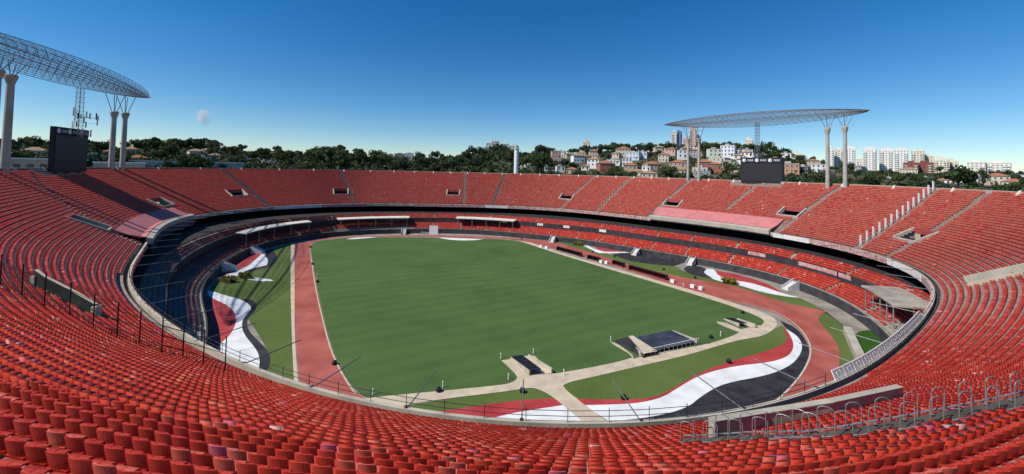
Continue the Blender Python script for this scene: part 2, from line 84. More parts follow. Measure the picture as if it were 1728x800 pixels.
# ridge lines of the hills round the ground: bearing (x/y), distance of the ridge, its height, where the slope starts
HILL_T = [-1.60, -1.30, -1.00, -0.82, -0.61, -0.46, -0.37, -0.25, -0.15, -0.05, 0.055, 0.145, 0.27, 0.36, 0.51, 0.66, 0.78, 0.89, 1.12, 1.31, 1.7]
HILL_R = [330, 330, 350, 350, 400, 350, 350, 380, 380, 450, 400, 450, 450, 430, 400, 380, 420, 600, 620, 450, 400]
HILL_Z = [38, 38, 39, 41, 38, 37, 34.5, 34, 37, 48, 44, 46, 53, 54, 52, 50, 40, 38, 38, 31, 28]
HILL_S = [130, 130, 170, 200, 230, 240, 245, 250, 250, 250, 248, 245, 235, 220, 200, 180, 160, 145, 125, 115, 100]
def terrain(x, y):
    import math
    if y < 30: return 19.0
    t = x / y
    R = _interp(t, HILL_T, HILL_R); Z = _interp(t, HILL_T, HILL_Z); s = _interp(t, HILL_T, HILL_S)
    z0 = 20.5
    if y <= s: z = z0
    elif y <= R:
        f = (y - s) / (R - s); z = z0 + (Z - z0) * (0.35 * f + 0.65 * f * f * (3 - 2 * f))
    elif y < R + 120: z = Z
    elif y < 1400: z = Z + (44 - Z) * (y - R - 120) / (1280 - R)
    else: z = 44 - 22 * min(1, (y - 1400) / 4000)
    k = min(1, max(0, (y - s) / 60))
    return z + k * (1.0 * math.sin(x * .045 + 1) * math.cos(y * .037) + .6 * math.sin(x * .11 + y * .07))

# ------------------------------------------------------------------ materials
MATS = {}
def mat(name, c, rough=.75, var=.12, scale=.6, spec=.3, bump=0, c2=None, metal=0, detail=4, transl=0, stretch=None):
    if name in MATS: return MATS[name]
    m = bpy.data.materials.new(name); m.use_nodes = True; nt = m.node_tree; b = nt.nodes['Principled BSDF']
    b.inputs['Roughness'].default_value = rough; b.inputs['Metallic'].default_value = metal
    b.inputs['Specular IOR Level'].default_value = spec
    tc = nt.nodes.new('ShaderNodeTexCoord'); n = nt.nodes.new('ShaderNodeTexNoise')
    n.inputs['Scale'].default_value = scale; n.inputs['Detail'].default_value = detail
    src = tc.outputs['Object']
    if stretch:
        mp = nt.nodes.new('ShaderNodeMapping'); mp.inputs['Scale'].default_value = stretch; nt.links.new(src, mp.inputs[0]); src = mp.outputs[0]
    nt.links.new(src, n.inputs['Vector'])
    r = nt.nodes.new('ShaderNodeValToRGB'); nt.links.new(n.outputs['Fac'], r.inputs[0])
    c2 = c2 or tuple(min(1, x * (1 + var)) for x in c); c1 = tuple(x * (1 - var) for x in c)
    r.color_ramp.elements[0].position = .3; r.color_ramp.elements[1].position = .7
    r.color_ramp.elements[0].color = (*c1, 1); r.color_ramp.elements[1].color = (*c2, 1)
    nt.links.new(r.outputs[0], b.inputs['Base Color'])
    if bump:
        bp_ = nt.nodes.new('ShaderNodeBump'); bp_.inputs['Strength'].default_value = bump; bp_.inputs['Distance'].default_value = .05
        n2 = nt.nodes.new('ShaderNodeTexNoise'); n2.inputs['Scale'].default_value = scale * 8; nt.links.new(tc.outputs['Object'], n2.inputs['Vector'])
        nt.links.new(n2.outputs['Fac'], bp_.inputs['Height']); nt.links.new(bp_.outputs[0], b.inputs['Normal'])
    if transl:
        tr = nt.nodes.new('ShaderNodeBsdfTranslucent'); nt.links.new(r.outputs[0], tr.inputs[0])
        mx = nt.nodes.new('ShaderNodeMixShader'); mx.inputs[0].default_value = transl
        nt.links.new(b.outputs[0], mx.inputs[1]); nt.links.new(tr.outputs[0], mx.inputs[2])
        nt.links.new(mx.outputs[0], nt.nodes['Material Output'].inputs[0])
    MATS[name] = m; return m

CONC = mat('weathered_concrete', (.30, .27, .22), .9, .3, .35, bump=.3)
CONC_L = mat('pale_concrete', (.42, .38, .30), .9, .2, .5, bump=.2)
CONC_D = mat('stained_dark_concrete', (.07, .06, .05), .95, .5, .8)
TREAD = mat('terrace_concrete', (.26, .19, .16), .9, .3, .9)
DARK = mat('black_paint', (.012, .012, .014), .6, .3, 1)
STEEL = mat('galvanised_steel', (.32, .33, .33), .45, .15, 3, metal=.6)
STEEL_D = mat('dark_steel', (.05, .05, .055), .5, .2, 3, metal=.3)
WHITE = mat('white_paint', (.78, .78, .76), .6, .06, .3)
GLASS = mat('dark_glass', (.03, .045, .07), .15, .2, 1, spec=.6)

# ------------------------------------------------------------------ mesh helpers
class MB:
    def __init__(s): s.v = []; s.f = []; s.m = []
    def quad(s, a, b, c, d, m=0):
        i = len(s.v); s.v += [tuple(a), tuple(b), tuple(c), tuple(d)]; s.f.append((i, i+1, i+2, i+3)); s.m.append(m); return s
    def poly(s, pts, m=0):
        i = len(s.v); s.v += [tuple(p) for p in pts]; s.f.append(tuple(range(i, i+len(pts)))); s.m.append(m); return s
    def box(s, lo, hi, M=None, m=0, taper=1.0):
        x0, y0, z0 = lo; x1, y1, z1 = hi; cx, cy = (x0+x1)/2, (y0+y1)/2; i = len(s.v)
        P = [(x0,y0,z0),(x1,y0,z0),(x1,y1,z0),(x0,y1,z0)] + [(cx+(x-cx)*taper, cy+(y-cy)*taper, z1) for x, y in ((x0,y0),(x1,y0),(x1,y1),(x0,y1))]
        if M is not None: P = [tuple(M @ Vector(p)) for p in P]
        s.v += P
        for f in ((0,3,2,1),(4,5,6,7),(0,1,5,4),(1,2,6,5),(2,3,7,6),(3,0,4,7)): s.f.append(tuple(i+k for k in f)); s.m.append(m)
        return s
    def hexa(s, b4, t4, m=0):
        i = len(s.v); s.v += [tuple(p) for p in b4] + [tuple(p) for p in t4]
        for f in ((0,3,2,1),(4,5,6,7),(0,1,5,4),(1,2,6,5),(2,3,7,6),(3,0,4,7)): s.f.append(tuple(i+k for k in f)); s.m.append(m)
        return s
    def tube(s, a, b, r, n=5, r2=None, m=0, caps=True):
        a, b = Vector(a), Vector(b); d = b - a
        if d.length < 1e-6: return s
        q = d.to_track_quat('Z', 'Y'); r2 = r if r2 is None else r2; i = len(s.v)
        for c, rr in ((a, r), (b, r2)):
            for k in range(n):
                t = 2*math.pi*k/n; s.v.append(tuple(c + q @ Vector((rr*math.cos(t), rr*math.sin(t), 0))))
        for k in range(n): s.f.append((i+k, i+(k+1) % n, i+n+(k+1) % n, i+n+k)); s.m.append(m)
        if caps: s.f.append(tuple(i+n-1-k for k in range(n))); s.m.append(m); s.f.append(tuple(i+n+k for k in range(n))); s.m.append(m)
        return s
    def path(s, pts, r, n=5, m=0):
        for a, b in zip(pts, pts[1:]): s.tube(a, b, r, n, m=m)
        return s
    def lathe(s, prof, c=(0,0,0), n=16, m=0):
        i = len(s.v)
        for r, z in prof:
            for k in range(n): t = 2*math.pi*k/n; s.v.append((c[0]+r*math.cos(t), c[1]+r*math.sin(t), c[2]+z))
        for j in range(len(prof)-1):
            for k in range(n): s.f.append((i+j*n+k, i+j*n+(k+1) % n, i+(j+1)*n+(k+1) % n, i+(j+1)*n+k)); s.m.append(m)
        return s
    def build(s, name, mats, parent=None, smooth=False):
        me = bpy.data.meshes.new(name); me.from_pydata(s.v, [], s.f)
        for x in (mats if isinstance(mats, (list, tuple)) else [mats]): me.materials.append(x)
        if any(s.m): me.polygons.foreach_set('material_index', s.m)
        if smooth: me.polygons.foreach_set('use_smooth', [True]*len(s.f))
        me.update(); o = bpy.data.objects.new(name, me); col.objects.link(o)
        if parent: o.parent = parent; o.matrix_parent_inverse = Matrix.Translation(-parent.location) if False else Matrix()
        return o
def tag(o, label=None, cat=None, group=None, kind=None):
    if label: o['label'] = label
    if cat: o['category'] = cat
    if group: o['group'] = group
    if kind: o['kind'] = kind
    return o
def empty(name, loc=(0,0,0), rz=0, label=None, cat=None, group=None):
    o = bpy.data.objects.new(name, None); col.objects.link(o); o.location = loc; o.rotation_euler = (0, 0, rz); o.empty_display_size = .3
    return tag(o, label, cat, group)
def copy_tree(o, parent=None):
    c = o.copy(); col.objects.link(c)
    if parent: c.parent = parent
    for ch in list(o.children): copy_tree(ch, c)
    return c
def local(o):            # world -> local function for children of an unscaled root
    M = Matrix.Translation(o.location) @ Matrix.Rotation(o.rotation_euler[2], 4, 'Z'); Mi = M.inverted()
    return lambda p: tuple(Mi @ Vector(p))

# ------------------------------------------------------------------ plan geometry of the bowl
def rad(co, t):
    r = co[0] + 0*t
    for k in range(1, (len(co)-1)//2+1): r = r + co[2*k-1]*np.cos(k*t) + co[2*k]*np.sin(k*t)
    return r
def curve(co, C, t):
    r = rad(co, t); return np.stack([C[0]+r*np.cos(t), C[1]+r*np.sin(t)], -1)
def normal(co, C, t):
    e = 1e-4; d = curve(co, C, t+e)-curve(co, C, t-e); d = d/np.hypot(d[..., 0], d[..., 1])[..., None]
    return np.stack([d[..., 1], -d[..., 0]], -1)
CP, CB = (-10., 112.), (-8., 110.)
CO, COB = np.array(D['CO']), np.array(D['COB'])
ZP, SL, RD, NR, NRX = 11.0, .58, .8, 34, 37
def _ss(x): x = np.clip(x, 0, 1); return x*x*(3-2*x)
def kf(t):               # the rows draw closer together towards the near corners
    g = np.degrees(t) % 360
    return 1 - .12*_ss((g-205)/35)*(1-_ss((g-262)/17)) - .12*_ss((g-280)/8)*(1-_ss((g-298)/30))
def S(t, w):             # upper tier: bearing (radians), distance out from the front edge
    t = np.asarray(t, float); return curve(CO, CP, t) + normal(CO, CP, t)*(np.asarray(w)*kf(t))[..., None]
def B(t, o):             # lower tiers
    t = np.asarray(t, float); return curve(COB, CB, t) + normal(COB, CB, t)*np.asarray(o)[..., None]
def tp(deg, w, dz=0):    # point on the upper tier
    p = S(R(deg), w); return Vector((float(p[0]), float(p[1]), ZP+SL*w+dz))
def lp(deg, o, z):
    p = B(R(deg), o); return Vector((float(p[0]), float(p[1]), z))
def tread_z(r): return ZP + .3 + SL*RD*r
# ------------------------------------------------------------------ ground, field and painted paving
def smooth_poly(pts, it=2, closed=True):
    for _ in range(it):
        n = len(pts); out = []
        for i in range(n):
            p = Vector(pts[i]); 
            if not closed and i in (0, n-1): out.append(tuple(p)); continue
            a = Vector(pts[i-1]); b = Vector(pts[(i+1) % n])
            ang = (p-a).angle(b-p, 0) if (p-a).length > 1e-6 and (b-p).length > 1e-6 else 0
            if ang > R(50): out.append(tuple(p))
            else: out += [tuple(p.lerp(a, .25)), tuple(p.lerp(b, .25))]
        pts = out
    return pts
def sheet(name, pts, z, m, kind='structure', smooth=2):
    pts = smooth_poly(pts, smooth)
    mb = MB(); mb.poly([(x, y, z) for x, y in pts])
    me_o = mb.build(name, m)
    if me_o.data.polygons[0].normal.z < 0: me_o.data.flip_normals()
    return tag(me_o, kind=kind)
GR_C = ((.085, .135, .035))
def grass_mat(name, a, b, stripes=False, sc=.5):
    m = bpy.data.materials.new(name); m.use_nodes = True; nt = m.node_tree; bs = nt.nodes['Principled BSDF']
    bs.inputs['Roughness'].default_value = .9; bs.inputs['Specular IOR Level'].default_value = .15
    tc = nt.nodes.new('ShaderNodeTexCoord')
    n = nt.nodes.new('ShaderNodeTexNoise'); n.inputs['Scale'].default_value = .06; n.inputs['Detail'].default_value = 8; n.inputs['Roughness'].default_value = .65
    n2 = nt.nodes.new('ShaderNodeTexNoise'); n2.inputs['Scale'].default_value = sc*6; n2.inputs['Detail'].default_value = 3
    nt.links.new(tc.outputs['Object'], n.inputs['Vector']); nt.links.new(tc.outputs['Object'], n2.inputs['Vector'])
    ad = nt.nodes.new('ShaderNodeMath'); ad.operation = 'MULTIPLY_ADD'; ad.inputs[1].default_value = .45
    nt.links.new(n2.outputs['Fac'], ad.inputs[0]); nt.links.new(n.outputs['Fac'], ad.inputs[2])
    fac = ad.outputs[0]
    if stripes:
        w = nt.nodes.new('ShaderNodeTexWave'); w.inputs['Scale'].default_value = .075; w.inputs['Distortion'].default_value = 1.2
        mp = nt.nodes.new('ShaderNodeMapping'); mp.inputs['Rotation'].default_value = (0, 0, R(62))
        nt.links.new(tc.outputs['Object'], mp.inputs[0]); nt.links.new(mp.outputs[0], w.inputs['Vector'])
        a2 = nt.nodes.new('ShaderNodeMath'); a2.operation = 'MULTIPLY_ADD'; a2.inputs[1].default_value = .12
        nt.links.new(w.outputs['Fac'], a2.inputs[0]); nt.links.new(fac, a2.inputs[2]); fac = a2.outputs[0]
    r = nt.nodes.new('ShaderNodeValToRGB'); nt.links.new(fac, r.inputs[0])
    r.color_ramp.elements[0].position = .48; r.color_ramp.elements[1].position = .98
    r.color_ramp.elements[0].color = (*a, 1); r.color_ramp.elements[1].color = (*b, 1)
    nt.links.new(r.outputs[0], bs.inputs['Base Color']); return m
LAWN = grass_mat('pitch_grass', (.044, .09, .025), (.080, .135, .040), True)
LAWN2 = grass_mat('verge_grass', (.055, .095, .018), (.13, .17, .05))
TURF = grass_mat('synthetic_turf', (.022, .075, .008), (.03, .1, .01))
TRACK = mat('track_rubber', (.34, .07, .05), .85, .14, .22, bump=.1, c2=(.43, .12, .09), detail=9)
PATH = mat('path_concrete', (.52, .43, .31), .9, .16, .5)
PAVE = mat('apron_paving', (.27, .235, .19), .9, .3, .3)
P_WH = mat('painted_white', (.70, .70, .68), .7, .16, .35, c2=(.84, .84, .82), detail=10)
P_RD = mat('painted_red', (.38, .03, .032), .75, .2, .35, c2=(.46, .06, .055), detail=10)
P_BK = mat('painted_black', (.018, .017, .021), .8, .3, .5, c2=(.045, .042, .048), detail=10)

tg = np.linspace(0, 2*np.pi, 181)[:-1]
inner = [tuple(p) for p in B(tg, .2)]
sheet('stadium_apron', inner, 0, PAVE, smooth=0)
L = [('left_grass', 'leftgrass', .01, LAWN2), ('right_grass', 'greenR', .01, LAWN2), ('end_grass', 'greenD', .012, LAWN2), ('end_grass', 'greenW', .012, LAWN2),
     ('red_paving', 'redL', .02, P_RD), ('red_paving', 'redU', .02, P_RD), ('red_paving', 'redD', .02, P_RD), ('red_paving', 'redW', .02, P_RD), ('red_paving', 'redR1', .02, P_RD), ('red_paving', 'redR2', .02, P_RD),
     ('white_paving', 'whiteL', .03, P_WH), ('white_paving', 'whiteU', .03, P_WH), ('white_paving', 'whiteD', .03, P_WH), ('white_paving', 'whiteW', .03, P_WH), ('white_paving', 'whiteR1', .034, P_WH), ('white_paving', 'whiteR2', .03, P_WH),
     ('black_paving', 'blackL', .04, P_BK), ('black_paving', 'blackU', .04, P_BK), ('black_paving', 'blackD', .04, P_BK), ('black_paving', 'blackW', .05, P_BK), ('black_paving', 'blackP', .04, P_BK), ('black_paving', 'blackR1', .04, P_BK), ('black_paving', 'blackR2', .04, P_BK),
     ('concrete_path', 'path', .06, PATH), ('running_track', 'track', .05, TRACK), ('track_edge_strip', 'leftstrip', .06, PATH),
     ('grass_pitch', 'lawn', .075, LAWN), ('turf_lawn', 'turf', .03, TURF)]
for nm, key, z, m in L: sheet(nm, D[key], z, m)
for pts in D['whiteF']: sheet('white_paving', pts, .085, P_WH)
for k, pts in enumerate(D['trackline']):   # white kerb line of the track
    q = smooth_poly(pts, 2, closed=False); mb = MB(); wd = .22
    for a, b in zip(q, q[1:]):
        a, b = Vector((*a, 0)), Vector((*b, 0)); n = (b-a).cross(Vector((0, 0, 1))).normalized()*wd/2; u = Vector((0, 0, .1))
        mb.quad(a-n+u, b-n+u, b+n+u, a+n+u)
    o = mb.build('track_line', mat('kerb_white', (.52, .45, .36), .8, .2, 1)); tag(o, kind='structure')

# ------------------------------------------------------------------ hills round the stadium
GROUND = mat('hillside_earth', (.05, .07, .028), .95, .5, .05, c2=(.12, .10, .06), detail=8)
th = np.linspace(0, 2*np.pi, 289); off = [26.6, 29, 34, 42, 52, 64, 80, 98, 120, 145, 175, 210, 250, 300, 360, 440, 560, 760, 1100, 1700, 2800, 5000, 9000]
mb = MB(); nt_ = len(th)
for w in off:
    p = S(th, w) if w < 300 else curve(CO, CP, th)*0 + np.stack([CP[0]+(rad(CO, th)+w)*np.cos(th), CP[1]+(rad(CO, th)+w)*np.sin(th)], -1)
    for x, y in p: mb.v.append((float(x), float(y), terrain(float(x), float(y))))
for j in range(len(off)-1):
    for i in range(nt_-1): mb.f.append((j*nt_+i, j*nt_+i+1, (j+1)*nt_+i+1, (j+1)*nt_+i)); mb.m.append(0)
o = mb.build('hills', GROUND, smooth=True)
if o.data.polygons[0].normal.z < 0: o.data.flip_normals()
tag(o, kind='structure')

# ------------------------------------------------------------------ the stadium
stad = empty('stadium', (-10, 112, 0), 0, 'oval concrete football stadium bowl with red terraces open to the sky', 'stadium')
def T3(p, z): return (float(p[0])+10, float(p[1])-112, z)      # plan point -> stadium local
NS = 720; TT = np.linspace(0, 2*np.pi, NS+1)
# tunnel openings (vomitories): bearing, centre distance, width, first row, rows, side wall height
VOMS = []
for deg, w in D['vom']:
    wd = 5.0 if round(deg) in (331, 196) else 6.2; nrow = {331: 8, 196: 7}.get(round(deg), 5)
    r0 = max(2, int(round(w/RD - nrow/2))); VOMS.append((deg, r0, nrow, wd))
def arc_at(deg, w):      # metres of arc per degree there
    a = S(R(deg-.5), w); b = S(R(deg+.5), w); return float(np.hypot(*(b-a)))
VH = [(deg, r0, n, wd/2/arc_at(deg, (r0+n/2)*RD)) for deg, r0, n, wd in VOMS]   # half width in degrees
def dang(a, b): return (a-b+180) % 360-180
def in_vom(deg, r, pad=0):
    for d, r0, n, h in VH:
        if r0 <= r < r0+n and abs(dang(deg, d)) < h+pad: return True
    return False
grid = np.stack([S(TT, w*np.ones(NS+1)) for w in [RD*r for r in range(NRX+1)]], 0)
mb = MB()
for r in range(NRX):
    z1 = tread_z(r); z0 = tread_z(r-1) if r else ZP-.2
    for i in range(NS):
        dg = math.degrees((TT[i]+TT[i+1])/2)
        if in_vom(dg, r) or (r >= NR and not 256 < dg < 304): continue
        a, b, c, d = grid[r, i], grid[r, i+1], grid[r+1, i+1], grid[r+1, i]
        mb.quad(T3(a, z1), T3(d, z1), T3(c, z1), T3(b, z1))          # tread
        mb.quad(T3(b, z0), T3(a, z0), T3(a, z1), T3(b, z1))          # riser
mb.build('upper_terrace', TREAD, stad)
def ring(name, prof, m, fn=S, t0=0, t1=360, n=None, parent=stad, cap=True, mi=None):
    n = n or max(4, int((t1-t0)/1.0)); ts = np.radians(np.linspace(t0, t1, n+1)); mb = MB(); k = len(prof)
    P = [fn(ts, o*np.ones(n+1)) for o, z in prof]
    for i in range(n):
        for j in range(k-1):
            mb.quad(T3(P[j][i], prof[j][1]), T3(P[j][i+1], prof[j][1]), T3(P[j+1][i+1], prof[j+1][1]), T3(P[j+1][i], prof[j+1][1]), 0 if mi is None else mi[j])
    if cap and t1-t0 < 359:
        for i in (0, n): mb.poly([T3(P[j][i], prof[j][1]) for j in range(k)])
    return mb.build(name, m, parent)
# front edge: soffit, coping and gutter behind it
ring('front_coping', [(-.95, 10.2), (-.95, 11.35), (-.6, 11.35), (-.6, 10.8)], CONC_L)
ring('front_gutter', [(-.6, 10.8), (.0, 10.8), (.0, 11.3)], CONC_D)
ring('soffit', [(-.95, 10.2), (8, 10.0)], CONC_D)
ring('under_wall', [(8, -.2), (8, 15.4)], mat('underside_painted_shade', (.035, .028, .026), .95, .3, .5))  # near-black colour paints in the shadow beneath the upper tier
ztop = tread_z(NR-1)
ring('rim_wall', [(RD*NR, ztop-.3), (RD*NR, ztop+.85), (RD*NR+.35, ztop+.85), (RD*NR+.35, 14)], mat('rim_concrete', (.36, .32, .27), .9, .2, .4), n=360, t0=-56, t1=256)
ring('rim_walkway', [(RD*NR+.35, 26.0), (RD*NR+1.0, 26.0), (RD*NR+1.0, 14)], CONC, n=360, t0=-56, t1=256)
# buttresses along the rim
mb0 = None
for k in range(66):
    deg = k*360/66+1.2
    if 254 < deg < 306: continue
    a = S(R(deg), RD*NR-.02); nn = normal(CO, CP, np.array(R(deg))); tv = np.array([-nn[1], nn[0]])
    if mb0 is None:
        mbb = MB(); mbb.hexa([(-.35, -.9, 0), (.35, -.9, 0), (.35, 0, 0), (-.35, 0, 0)], [(-.18, -.12, 1.2), (.18, -.12, 1.2), (.18, 0, 1.2), (-.18, 0, 1.2)])
        o = mbb.build('rim_buttress', mat('limewash', (.62, .56, .46), .9, .1, 1), stad); mb0 = o
    else: o = mb0.copy(); col.objects.link(o); o.parent = stad
    o.location = (float(a[0])+10, float(a[1])-112, ztop-.1); o.rotation_euler = (0, 0, math.atan2(nn[1], nn[0])-math.pi/2)
# fascia boards hung on the front of the upper tier
FASC = {'white': mat('fascia_white', (.72, .70, .66), .6, .06, .3), 'pink': mat('fascia_faded_pink', (.50, .20, .18), .7, .35, 1.2, c2=(.62, .45, .42)), 'red': mat('fascia_red', (.33, .09, .08), .7, .3, 1)}
for t0, t1, c in [(2.5, 9, 'white'), (-12, 2.2, 'pink'), (-22, -12.3, 'white'), (-46, -22.3, 'pink'), (36.5, 60, 'pink'), (60.3, 84, 'pink'), (84.3, 92, 'white'), (92.3, 114.5, 'pink'), (127, 137, 'pink'), (137.3, 148, 'white'), (148.3, 160, 'pink'), (203, 250, 'red')]:
    o = ring('fascia_board', [(-1.04, 10.0), (-1.12, 11.25), (-.98, 11.25), (-.98, 10.0)], FASC[c], t0=t0, t1=t1); 
    o['label'] = {'white': 'clean white fascia board', 'pink': 'faded pink and white fascia board', 'red': 'dull red fascia board'}[c]
# boxed sections with pink covers and a grey slab in front
PINK = mat('pink_cover', (.50, .17, .165), .8, .12, .4)
for t0, t1, w1, m2 in ((9.5, 36.6, 6.0, None), (168, 196.5, 4.6, 'glass')):
    ring('covered_section', [(-.6, 12.5), (.5, 12.3), (w1, ZP+SL*w1+.85), (w1+.25, ZP+SL*w1+.3)], PINK, t0=t0, t1=t1)
    ring('section_slab', [(-1.7, 10.7), (-1.8, 12.05), (-.6, 12.4), (-.6, 10.9)], mat('slab_concrete', (.42, .38, .31), .9, .12, .3), t0=t0, t1=t1, mi=None)
    if m2: ring('section_glazing', [(-1.75, 8.6), (-1.75, 10.65), (-1.6, 10.65)], mat('blue_glazing', (.04, .08, .14), .2, .2, 1, spec=.6), t0=t0, t1=t1)
# entrance tunnels through the upper tier
for (deg, r0, n, h) in VH:
    e = empty('entrance_tunnel', (0, 0, 0)); e.parent = stad
    w0, w1 = r0*RD, (r0+n)*RD; zf = tread_z(r0-1); ts = R(deg-h), R(deg+h)
    fl = MB(); q = [T3(S(ts[0], w0), zf), T3(S(ts[1], w0), zf), T3(S(ts[1], w1+2), zf), T3(S(ts[0], w1+2), zf)]
    fl.quad(*q[::-1]); fl.build('tunnel_floor', CONC_D, e)
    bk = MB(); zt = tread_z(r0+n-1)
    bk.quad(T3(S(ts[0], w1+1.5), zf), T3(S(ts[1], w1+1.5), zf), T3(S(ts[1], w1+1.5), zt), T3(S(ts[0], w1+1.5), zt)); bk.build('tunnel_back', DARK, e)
    hd = MB(); ex = .25
    hd.hexa([T3(S(ts[0], w1-.02), zt-.55), T3(S(ts[1], w1-.02), zt-.55), T3(S(ts[1], w1+.2), zt-.55), T3(S(ts[0], w1+.2), zt-.55)],
            [T3(S(ts[0], w1-.02), zt+.75), T3(S(ts[1], w1-.02), zt+.75), T3(S(ts[1], w1+.2), zt+.75), T3(S(ts[0], w1+.2), zt+.75)])
    hd.build('tunnel_lintel', mat('lintel_red', (.34, .06, .06), .8, .2, 1), e)
    fw = MB(); q = [T3(S(ts[k], w), 0)[:2] for w, k in ((w0-.3, 0), (w0-.3, 1), (w0, 1), (w0, 0))]
    fw.hexa([(*p, zf-.3) for p in q], [(*p, zf+.75) for p in q]); fw.build('tunnel_front_wall', CONC_L, e)
    for s_, t in ((-1, ts[0]), (1, ts[1])):
        sw = MB(); dt = s_*.45/(abs(ts[1]-ts[0])/2*1.0)*abs(ts[1]-ts[0])/2/ (arc_at(deg, w0)*180/math.pi)
        a0, a1 = S(t, w0-.3), S(t, w1+.3); b0, b1 = S(t+dt, w0-.3), S(t+dt, w1+.3); zl, zh = tread_z(r0-1)+.85, tread_z(r0+n-1)+.85
        sw.hexa([T3(a0, zf-.2), T3(b0, zf-.2), T3(b1, zf-.2), T3(a1, zf-.2)], [T3(a0, zl), T3(b0, zl), T3(b1, zh), T3(a1, zh)])
        sw.build('tunnel_side_wall', CONC_L, e)
# aisles: stairs of half steps running down the terrace
AIS = [list(a) for a in D['aisles']] + [[196.8, 197.8, 6, 0.6], [169.0, 168.6, 6, 0.6]]
def aisle_deg(a, w):
    f = (w-a[2])/(a[3]-a[2]); return a[0]+(a[1]-a[0])*f
AMAT = mat('aisle_concrete', (.23, .20, .165), .9, .25, 1)
for a in AIS:
    mb = MB(); wide = 1.5 if a[0] in (151.12,) else 1.15; dark = a[0] == 87.69
    for r in range(int(a[3]/RD), int(min(a[2], 27.0)/RD)+1):
        for hs in (0, 1):
            w0 = (r+.5*hs)*RD; w1 = (r+.5*hs+.5)*RD; z = tread_z(r-1)+SL*RD*(.5+.5*hs)+.012
            d0 = aisle_deg(a, (w0+w1)/2)
            if in_vom(d0, r): continue
            hw = wide/2/arc_at(d0, w0)
            P = [S(R(d0-hw), w0), S(R(d0+hw), w0), S(R(d0+hw), w1), S(R(d0-hw), w1)]
            mb.hexa([T3(p, z-.25) for p in P], [T3(p, z) for p in P])
    o = mb.build('aisle_stairs', DARK if dark else AMAT, stad)
    if dark: o['label'] = 'black painted aisle stairs'
# lower tiers, built on the inner base curve
mb = MB(); n = 240; ts = np.linspace(0, 2*np.pi, n+1)
LOW = [(0, 0), (0, 2.0), (.25, 2.05), (.25, 1.6), (.9, 1.6)]
for r in range(6): LOW += [(.9+.78*r, 2.0+.36*r), (.9+.78*(r+1), 2.0+.36*r)]
ring('pitch_wall', LOW[:3], mat('pitch_wall_dark', (.045, .045, .05), .7, .4, .5), fn=B, n=300)
ring('lower_terrace', LOW[2:] + [(5.6, 4.0)], CONC, fn=B, n=300)
ring('middle_front', [(5.6, 3.8), (5.6, 6.3), (5.85, 6.3), (5.85, 5.9)], mat('middle_front_dark', (.035, .035, .04), .7, .4, .5), fn=B, n=300)
MID = [(5.85, 5.9), (6.1, 5.9)]
for r in range(4): MID += [(6.1+.8*r, 6.1+.42*r), (6.1+.8*(r+1), 6.1+.42*r)]
ring('middle_terrace', MID + [(9.5, 7.4)], CONC, fn=B, n=300)
# deck between the middle terrace and the wall behind
mb = MB(); tsd = np.linspace(0, 2*np.pi, 241); a = B(tsd, 9.4*np.ones(241)); b = S(tsd, 8*np.ones(241))
for i in range(240): mb.quad(T3(a[i], 7.4), T3(a[i+1], 7.4), T3(b[i+1], 7.4), T3(b[i], 7.4))
mb.build('concourse_deck', MATS['underside_painted_shade'], stad)  # same painted shadow colour as the wall behind
# concrete shelter roofs over parts of the lower terrace
SLAB = mat('roof_slab_white', (.62, .57, .48), .85, .1, .3)
for t0, t1, o0, o1, m in ((119.5, 139, 1.6, 5.4, SLAB), (82, 104, 1.6, 5.4, SLAB), (146, 166, 1.2, 4.4, SLAB), (-26, -17, 1.5, 8.5, CONC)):
    ring('shelter_roof', [(o0, 6.55), (o0, 6.85), (o1, 7.2), (o1, 6.9)], m, fn=B, t0=t0, t1=t1)
    for d in np.linspace(t0+.6, t1-.6, 5):
        p = lp(d, o0+.4, 0); MB().tube(T3(p, 1.8), T3(p, 6.6), .12, 6).build('roof_post', STEEL, stad)
# white hoardings on the middle tier front
for d0, d1 in ((71, 73.5), (60, 62.6), (46, 48.6), (4, 7), (-8, -1.5), (-10.5, -8.3), (86, 88)):
    o = ring('hoarding_board', [(5.5, 5.2), (5.46, 6.25), (5.56, 6.25)], FASC['white'] if d0 > 20 else FASC['pink'], fn=B, t0=d0, t1=d1, cap=False)

